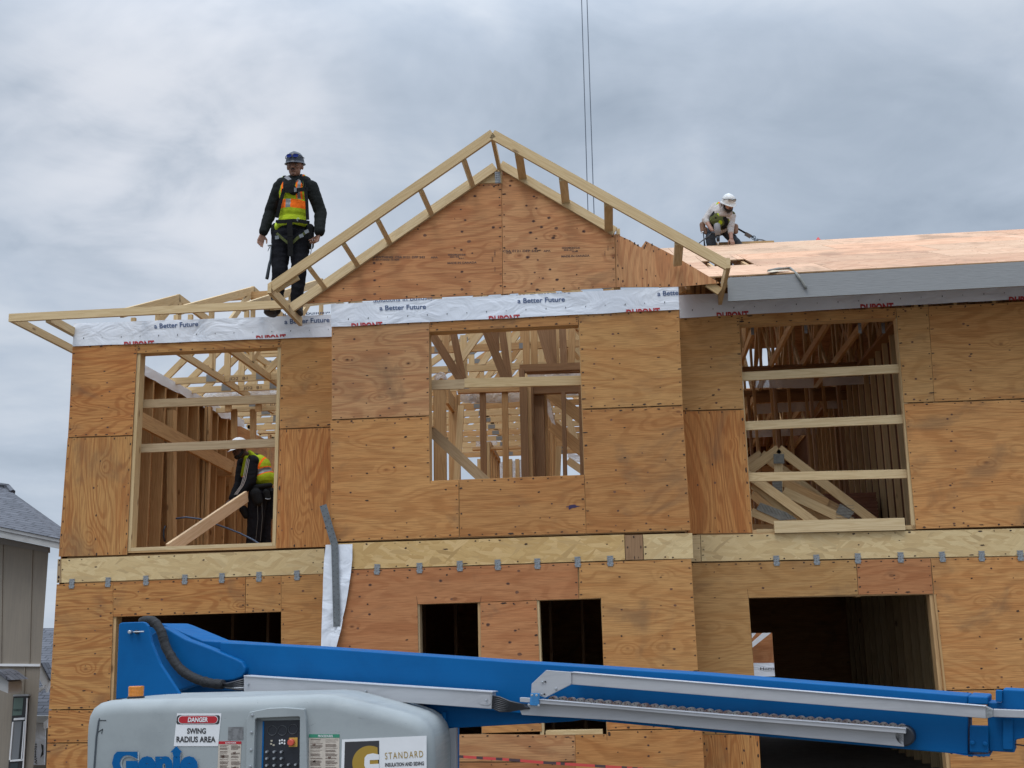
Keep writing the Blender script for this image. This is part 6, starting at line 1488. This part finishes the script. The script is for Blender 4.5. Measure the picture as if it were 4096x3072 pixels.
# trousers and boots
mb = MB(); mb.ell(J((478, 850)), .168, .125, .10); mb.ell(J((472, 930)), .155, .12, .10)
limb(mb, [hL, J((375, 1040)), kL, J((350, 1420), .02)], [.108, .105, .085, .066]); limb(mb, [hR, J((548, 1040)), kR, J((522, 1460), .04)], [.108, .102, .080, .066])
blob('trousers', mb, TROU, p1, .009, 3, .008, None, 11)
mb = MB()
for a, dx in ((J((325, 1545), -.03), -.03), (J((520, 1535), .0), .02)):
    mb.ell(a+Vector((dx, -.05, .0)), .062, .14, .045); mb.cap(a+Vector((.01, .03, .03)), a+Vector((.01, .03, .13)), .055, .058); mb.ell(a+Vector((dx, -.05, -.03)), .064, .145, .018)
blob('boots', mb, BOOT, p1, .008, 2, .003)
mb = MB(); mb.ell(J((330, 830), -.0), .045, .07, .10); mb.cap(J((640, 800), -.02), J((645, 960), -.01), .05, .04); mb.cap(J((325, 800)), J((318, 960)), .03, .028); blob('tool_pouches', mb, HARN, p1, .009, 2)
hm = thing('hammer', J((285, 1000), -.10), 'black-handled hammer hanging from the belt of the standing worker', 'hammer')
mb = MB(); mb.tube([J((300, 960), -.1), J((290, 1080), -.1), J((283, 1120), -.1), J((262, 1240), -.1), J((258, 1252), -.1)], [.008, .010, .017, .020, .018], 10); mb.build('handle', simple('hammer_grip', (.012, .018, .024), .5), hm, True)
mb = MB(); mb.cap(J((275, 955), -.1), J((298, 948), -.1), .012, .012); mb.cap(J((285, 965), -.1), J((268, 1005), -.1), .008, .003); mb.build('head', STEEL, hm, True)
mb = MB(); mb.tube([J((665, 905), -.09), J((655, 980), -.09), J((642, 1050), -.09)], [.006, .006, .004], 8); tag(mb.build('pry_bar', STEEL, None, True), 'thin steel bar held down in the right-hand side hand of the standing worker', 'pry bar')

# ---- worker crouched on the right roof with a nail gun ----------------------
Y2 = YR+.12
def K(q, dy=0.0): return P(b3(*q), Y2+dy)
p2 = thing('person', (K((620, 1550)).x, Y2, 7.7), 'worker in pale long-sleeved shirt and white hard hat crouched on the right roof', 'person', 'construction workers')
H2R = frame_of((.30, -.80, -.62), (.14, -.55, .75)); H2 = K((850, 480), -.30)
c2_ = K((700, 760), -.14); be2 = K((640, 980), .0); hp2 = K((600, 1140), .15)
s2L, e2L, w2L = K((520, 560), -.05), K((270, 890), -.10), K((425, 1140), -.22); s2R, e2R, w2R = K((930, 780), -.12), K((905, 1130), -.16), K((925, 1370), -.24)
mb = MB(); head_prims(mb, H2, H2R, 1.0); mb.cap(H2+H2R @ Vector((0, -.02, -.07)), K((740, 640), -.08), .052, .06); mb.ell(c2_, .14, .11, .15); mb.ell(be2, .13, .10, .14)
limb(mb, [s2L, e2L, w2L], [.045, .040, .029]); limb(mb, [s2R, e2R, w2R], [.045, .040, .029]); limb(mb, [hp2+Vector((-.08, 0, 0)), K((420, 1400), .1)], [.08, .06]); limb(mb, [hp2+Vector((.08, 0, 0)), K((1000, 1450), .1)], [.08, .06])
hand_prims(mb, w2L, (.65, -.1, -.75), (.4, -.3, .8), 1, .8, 1.0); hand_prims(mb, w2R, (.15, -.35, -.9), (-.3, .9, -.3), -1, .45, 1.0)
blob('body', mb, SKIN2, p2, .0055, 2); face_parts(H2, H2R, p2, 1.0, 1)
WHT = simple('scuffed_white_shell', (.66, .66, .64), .4, var=.4, sc=25); helmet(H2+H2R @ Vector((0, -.005, -.01)), H2R, WHT, p2, 1.02, True, simple('clear_goggle', (.25, .26, .26), .15))
SHIRT = cloth('pale_grey_shirt', (.50, .47, .45), .4); mb = MB()
mb.ell(c2_, .17, .13, .19); mb.ell(be2, .15, .12, .17); mb.cap(s2L, K((740, 680), -.05), .07, .08); mb.cap(s2R, K((760, 720), -.08), .065, .08)
limb(mb, [s2L, e2L, e2L.lerp(w2L, .22)], [.075, .058, .046]); limb(mb, [s2R, e2R, e2R.lerp(w2R, .30)], [.068, .052, .044]); blob('shirt', mb, SHIRT, p2, .009, 3, .007)
mb = MB(); mb.ell(K((720, 700), -.24), .06, .05, .07); mb.cap(K((650, 500), -.22), K((650, 720), -.24), .026, .03); mb.cap(K((940, 560), -.22), K((900, 720), -.22), .018, .03); mb.cap(K((670, 760), -.25), K((850, 760), -.24), .04, .035); blob('neck_cloth', mb, cloth('dusty_beige_cloth', (.36, .31, .28)), p2, .007, 2, .004)
mb = MB(); mb.ell(K((650, 880), -.13), .175, .14, .17); mb.cap(K((540, 700), -.18), K((450, 880), -.16), .05, .05); mb.cap(K((600, 480), -.12), K((560, 760), -.20), .032, .045); mb.cap(K((960, 720), -.16), K((1000, 790), -.12), .032, .03)
vx = K((600, 900)).x
def vm2(c, n_):
    k = noise.noise(c*9)
    if c.z > K((0, 800)).z: return 1 if abs(c.x-K((585, 0)).x) < .022 else 0
    return 3 if k > .10 else (2 if k > -.34 else 0)
blob('safety_vest', mb, [LIME, ORNG, OLIV, HARN], p2, .008, 2, .004, vm2)
JEAN = cloth('blue_grey_jeans', (.055, .063, .075), .6); mb = MB(); mb.ell(hp2, .15, .12, .10)
limb(mb, [hp2+Vector((-.09, 0, 0)), K((390, 1350), -.05), K((430, 1620), -.02)], [.095, .080, .075]); limb(mb, [hp2+Vector((.09, 0, 0)), K((1030, 1440), .0), K((1150, 1600), .05)], [.09, .068, .062]); blob('jeans', mb, JEAN, p2, .009, 2, .006)
TAN = simple('tan_leather', (.24, .14, .095), .75, var=.5, sc=20)
for a, b, r_ in (((190, 1010), (200, 1160), .048), ((260, 1120), (270, 1220), .035), ((1030, 1060), (1040, 1190), .048)):
    mb = MB(); mb.cap(K(a, -.05), K(b, -.05), r_, r_*.85); blob('tool_pouch', mb, TAN, p2, .007, 2)
ng = thing('nail_gun', K((560, 1150), -.30), 'grey nail gun gripped by the worker crouched on the right roof', 'nail gun')
mb = MB(); mb.tube([K((555, 985), -.32), K((560, 1010), -.32), K((575, 1160), -.32), K((585, 1290), -.32)], [.035, .050, .050, .040], 12); mb.build('motor_housing', simple('grey_tool_body', (.20, .19, .19), .5, var=.4, sc=30), ng, True)
mb = MB(); mb.tube([K((585, 1290), -.32), K((592, 1440), -.32)], [.030, .026], 10); mb.build('magazine', BLKP, ng, True)
mb = MB(); mb.tube([K((590, 1440), -.32), K((588, 1520), -.32)], [.014, .009], 8); mb.build('nose', WHITE, ng, True)
mb = MB(); mb.cap(K((440, 1210), -.28), K((540, 1230), -.32), .018, .018); mb.build('grip', BLKP, ng, True)
mb = MB(); mb.tube([K((430, 1230), -.28), K((300, 1340), -.25), K((160, 1440), -.2), K((60, 1520), -.3)], .009, 8); tag(mb.build('air_hose', CAB, None, True), 'dark air hose running down left from the nail gun on the roof', 'hose')
hm = thing('hammer', K((220, 1350), -.1), 'dark hammer hanging by the hip of the roof worker', 'hammer')
mb = MB(); mb.tube([K((212, 1215), -.08), K((230, 1380), -.08), K((248, 1570), -.08)], [.010, .010, .014], 8); mb.build('handle', simple('dark_grip', (.02, .03, .045), .5), hm, True)
mb = MB(); mb.cap(K((165, 1215), -.08), K((215, 1195), -.08), .012, .012); mb.build('head', STEEL, hm, True)
ly = thing('lanyard', K((1300, 1280), -.05), 'safety lanyard with ring running from the roof worker down to the right', 'lanyard')
strapline('webbing', [(1085, 1110, 0), (1240, 1200, 0), (1480, 1330, 0)], .030, HARN, ly, f=b3, Yo=Y2); mb = MB(); mb.board(K((1280, 1240), -.01), K((1430, 1325), -.01), .062, .012); mb.build('shock_pack', simple('brown_pack', (.07, .055, .045), .8), ly)
mb = MB(); c = K((1497, 1345)); mb.tube([c+Vector((math.cos(a)*.032, 0, math.sin(a)*.032)) for a in [i*math.pi/8 for i in range(17)]], .006, 6); mb.build('ring', simple('dark_steel', (.10, .13, .17), .4, .5), ly)
mb = MB(); mb.cap(K((1540, 1440)), K((1590, 1390)), .030, .020); mb.cap(K((1500, 1350)), K((1545, 1400)), .012, .014); mb.build('rope_grab', simple('blue_grey_grab', (.10, .13, .16), .5), ly, True)
mb = MB(); mb.tube([K((1590, 1410)), K((1640, 1392)), K((1720, 1400)), K((1820, 1440)), K((1905, 1465)), K((2100, 1500))], .012, 8); mb.build('rope', simple('grey_rope', (.16, .18, .20), .8), ly, True)

# ---- worker bent over a plank behind the left window ------------------------
Y3 = 3.0
def N(q, dy=0.0): return P(b4(*q), Y3+dy)
p3 = thing('person', (N((500, 1540)).x, Y3, ZF), 'worker in black sweatshirt and vest bent over a plank inside the left window', 'person', 'construction workers')
H3R = frame_of((-.55, -.72, -.25), (-.12, -.05, .95)); H3 = N((252, 312), -.14)
zf3 = ZF; ft = N((470, 1560)); an = Vector((ft.x, Y3, ZF+.10))
sh3 = N((420, 470), -.10); el3 = N((390, 720), -.16); wr3 = N((215, 925), -.22); sh3b = N((300, 470), .22); el3b = N((250, 760), .15); wr3b = N((150, 945), -.02)
ch3 = N((430, 520), .05); be3 = N((520, 700), .05); hp3 = N((540, 880), .05)
mb = MB(); head_prims(mb, H3, H3R, 1.0); mb.cap(H3+H3R @ Vector((0, -.03, -.06)), N((380, 430), .02), .056, .062); mb.ell(ch3, .14, .14, .15); mb.ell(be3, .13, .13, .15); mb.ell(hp3, .13, .14, .12)
limb(mb, [sh3, el3, wr3], [.05, .042, .03]); limb(mb, [sh3b, el3b, wr3b], [.05, .042, .03]); limb(mb, [hp3+Vector((0, -.08, 0)), N((450, 1250), -.08), Vector((an.x-.04, Y3-.1, ZF+.1))], [.08, .06, .045]); limb(mb, [hp3+Vector((0, .1, 0)), N((560, 1250), .1), Vector((an.x+.08, Y3+.12, ZF+.1))], [.08, .06, .045])
hand_prims(mb, wr3, (-.7, -.2, -.55), (.1, -.2, -.9), 1, .7); hand_prims(mb, wr3b, (-.6, -.3, -.5), (.1, .1, -.9), -1, .7)
blob('body', mb, SKIN3, p3, .0052, 2); face_parts(H3, H3R, p3, 1.0, 1, lip=SKIN3)
helmet(H3+H3R @ Vector((0, -.005, -.01)), H3R, simple('white_shell', (.70, .70, .70), .35), p3, 1.02)
BLKC = cloth('black_sweatshirt', (.009, .009, .011), .3)
mb = MB(); mb.ell(ch3, .150, .16, .17); mb.ell(be3, .13, .14, .16); mb.cap(sh3, N((400, 460), .06), .085, .09); mb.cap(sh3b, N((400, 460), .06), .08, .09)
limb(mb, [sh3, el3, wr3+Vector((.01, 0, .01))], [.080, .070, .050]); limb(mb, [sh3b, el3b, wr3b+Vector((.01, 0, .01))], [.085, .070, .050]); blob('sweatshirt', mb, BLKC, p3, .009, 3, .006)
mb = MB(); 
for k in range(3): mb.tube([sh3.lerp(el3, t__)+Vector((-.055+.018*k-.02*t__, -.088+.008*t__, .03-.012*(k == 2))) for t__ in (0, .25, .5, .75, 1)]+[el3.lerp(wr3, t__)+Vector((-.06+.016*k+.03*t__, -.078+.025*t__, .012*t__)) for t__ in (.3, .6, .9)], .0036, 5)
mb.build('sleeve_stripes', simple('cream_stripe', (.5, .45, .42), .8), p3)
mb = MB(); mb.ell(N((480, 560), .06), .180, .20, .19); mb.ell(N((550, 680), .06), .160, .185, .14); mb.cap(N((400, 370), -.06), N((500, 480), .0), .035, .05); mb.cap(N((380, 350), .0), N((330, 420), -.10), .030, .028); mb.cap(N((330, 420), -.12), N((290, 640), -.06), .028, .03)
pz0, pz1 = N((0, 700)).z, N((0, 600)).z
def vm3(c, n_):
    k = c.z-(c.x-N((540, 0)).x)*.42
    a = k-(pz0+.02)
    if .0 < a < .016 or .085 < a < .101: return 1
    if .016 <= a <= .085: return 2
    q = c.x-N((570, 0)).x
    if a > .101 and .02 < q-.35*(a-.3) < .05: return 1
    return 0
blob('safety_vest', mb, [LIME, ORNG, REFL], p3, .007, 3, .004, vm3)
mb = MB(); mb.ell(N((540, 860), .05), .165, .16, .10); limb(mb, [hp3+Vector((-.03, -.08, 0)), N((450, 1250), -.06), Vector((an.x-.04, Y3-.08, ZF+.06))], [.125, .105, .075]); limb(mb, [hp3+Vector((.02, .1, 0)), N((550, 1250), .1), Vector((an.x+.08, Y3+.12, ZF+.06))], [.125, .10, .075]); blob('track_trousers', mb, TROU, p3, .009, 3, .006)
for x0, x1 in ((478, 455), (535, 515)):
    mb = MB(); mb.tube([N((x0, 1000), -.20), N((x0+5, 1200), -.185), N((x1, 1480), -.16)], .0025, 5); mb.build('trouser_piping', REFL, p3)
mb = MB(); mb.cap(N((455, 880), -.17), N((490, 980), -.17), .075, .06); mb.cap(N((590, 860), -.12), N((610, 940), -.12), .045, .04); mb.cap(N((400, 800), -.14), N((640, 770), -.1), .035, .035); mb.cap(N((300, 1080), -.12), N((330, 1160), -.12), .055, .04); mb.cap(N((665, 850), -.02), N((668, 1180), -.02), .024, .022); blob('tool_belt', mb, HARN, p3, .008, 2)
mb = MB(); c = N((612, 935), -.19); mb.tube([c+Vector((math.cos(a)*.035, 0, math.sin(a)*.010-.0)) for a in [math.pi+i*math.pi/8 for i in range(9)]], .004, 6); mb.build('hammer_loop', STEEL, p3)
mb = MB()
for dy, dx in ((-.09, -.05), (.11, .08)): mb.ell((an.x+dx-.04, Y3+dy-.03, ZF+.04), .13, .05, .04)
blob('boots', mb, BOOT, p3, .009, 2)
part_board('plank', P(b4(600, 760), 3.25), P(b4(760, 640), 3.6), .12, .038, (0, 0, 1), LUM)

# ------------------------------------------------------------------ ground: level in front, a metre lower beyond and to the left of the house
def sst(t): t = max(0, min(1, t)); return t*t*(3-2*t)
gx = [-400, -150, -70]+[-40+i for i in range(71)]+[60, 150, 400]; gy = [-400, -100, -30]+[-12+i for i in range(42)]+[60, 200, 900]
gz = lambda x, y: -1.0*max(sst((-6.35-x)/1.3)*sst((y-.5)/4), sst((y-12.6)/3))
vs = [(x, y, gz(x, y)) for y in gy for x in gx]; n_ = len(gx)
fs = [(j*n_+i, j*n_+i+1, (j+1)*n_+i+1, (j+1)*n_+i) for j in range(len(gy)-1) for i in range(n_-1)]
mb = MB(); mb.mesh(vs, fs, 0, .5, lambda p: (p[0], p[1]))
gm, t, b = material('packed_gravel'); o_ = t.n('ShaderNodeTexCoord').outputs['Object']
g1 = t.noise(o_, .6, 6, .6, .5); g2 = t.noise(o_, 45, 3, .6); c = t.mix(t.mr(g1, .35, .65), (.17, .15, .125), (.11, .095, .08)); c = t.mix(t.mr(g2, .45, .7, 0, .6), c, (.22, .205, .18))
t.put(b.inputs['Base Color'], c); b.inputs['Roughness'].default_value = .95; t.put(b.inputs['Normal'], t.bump(g2, .6, .02))
tag(mb.build('ground', gm, None, True), kind='structure')
for o in bpy.data.objects:
    if '_w' in o: del o['_w']
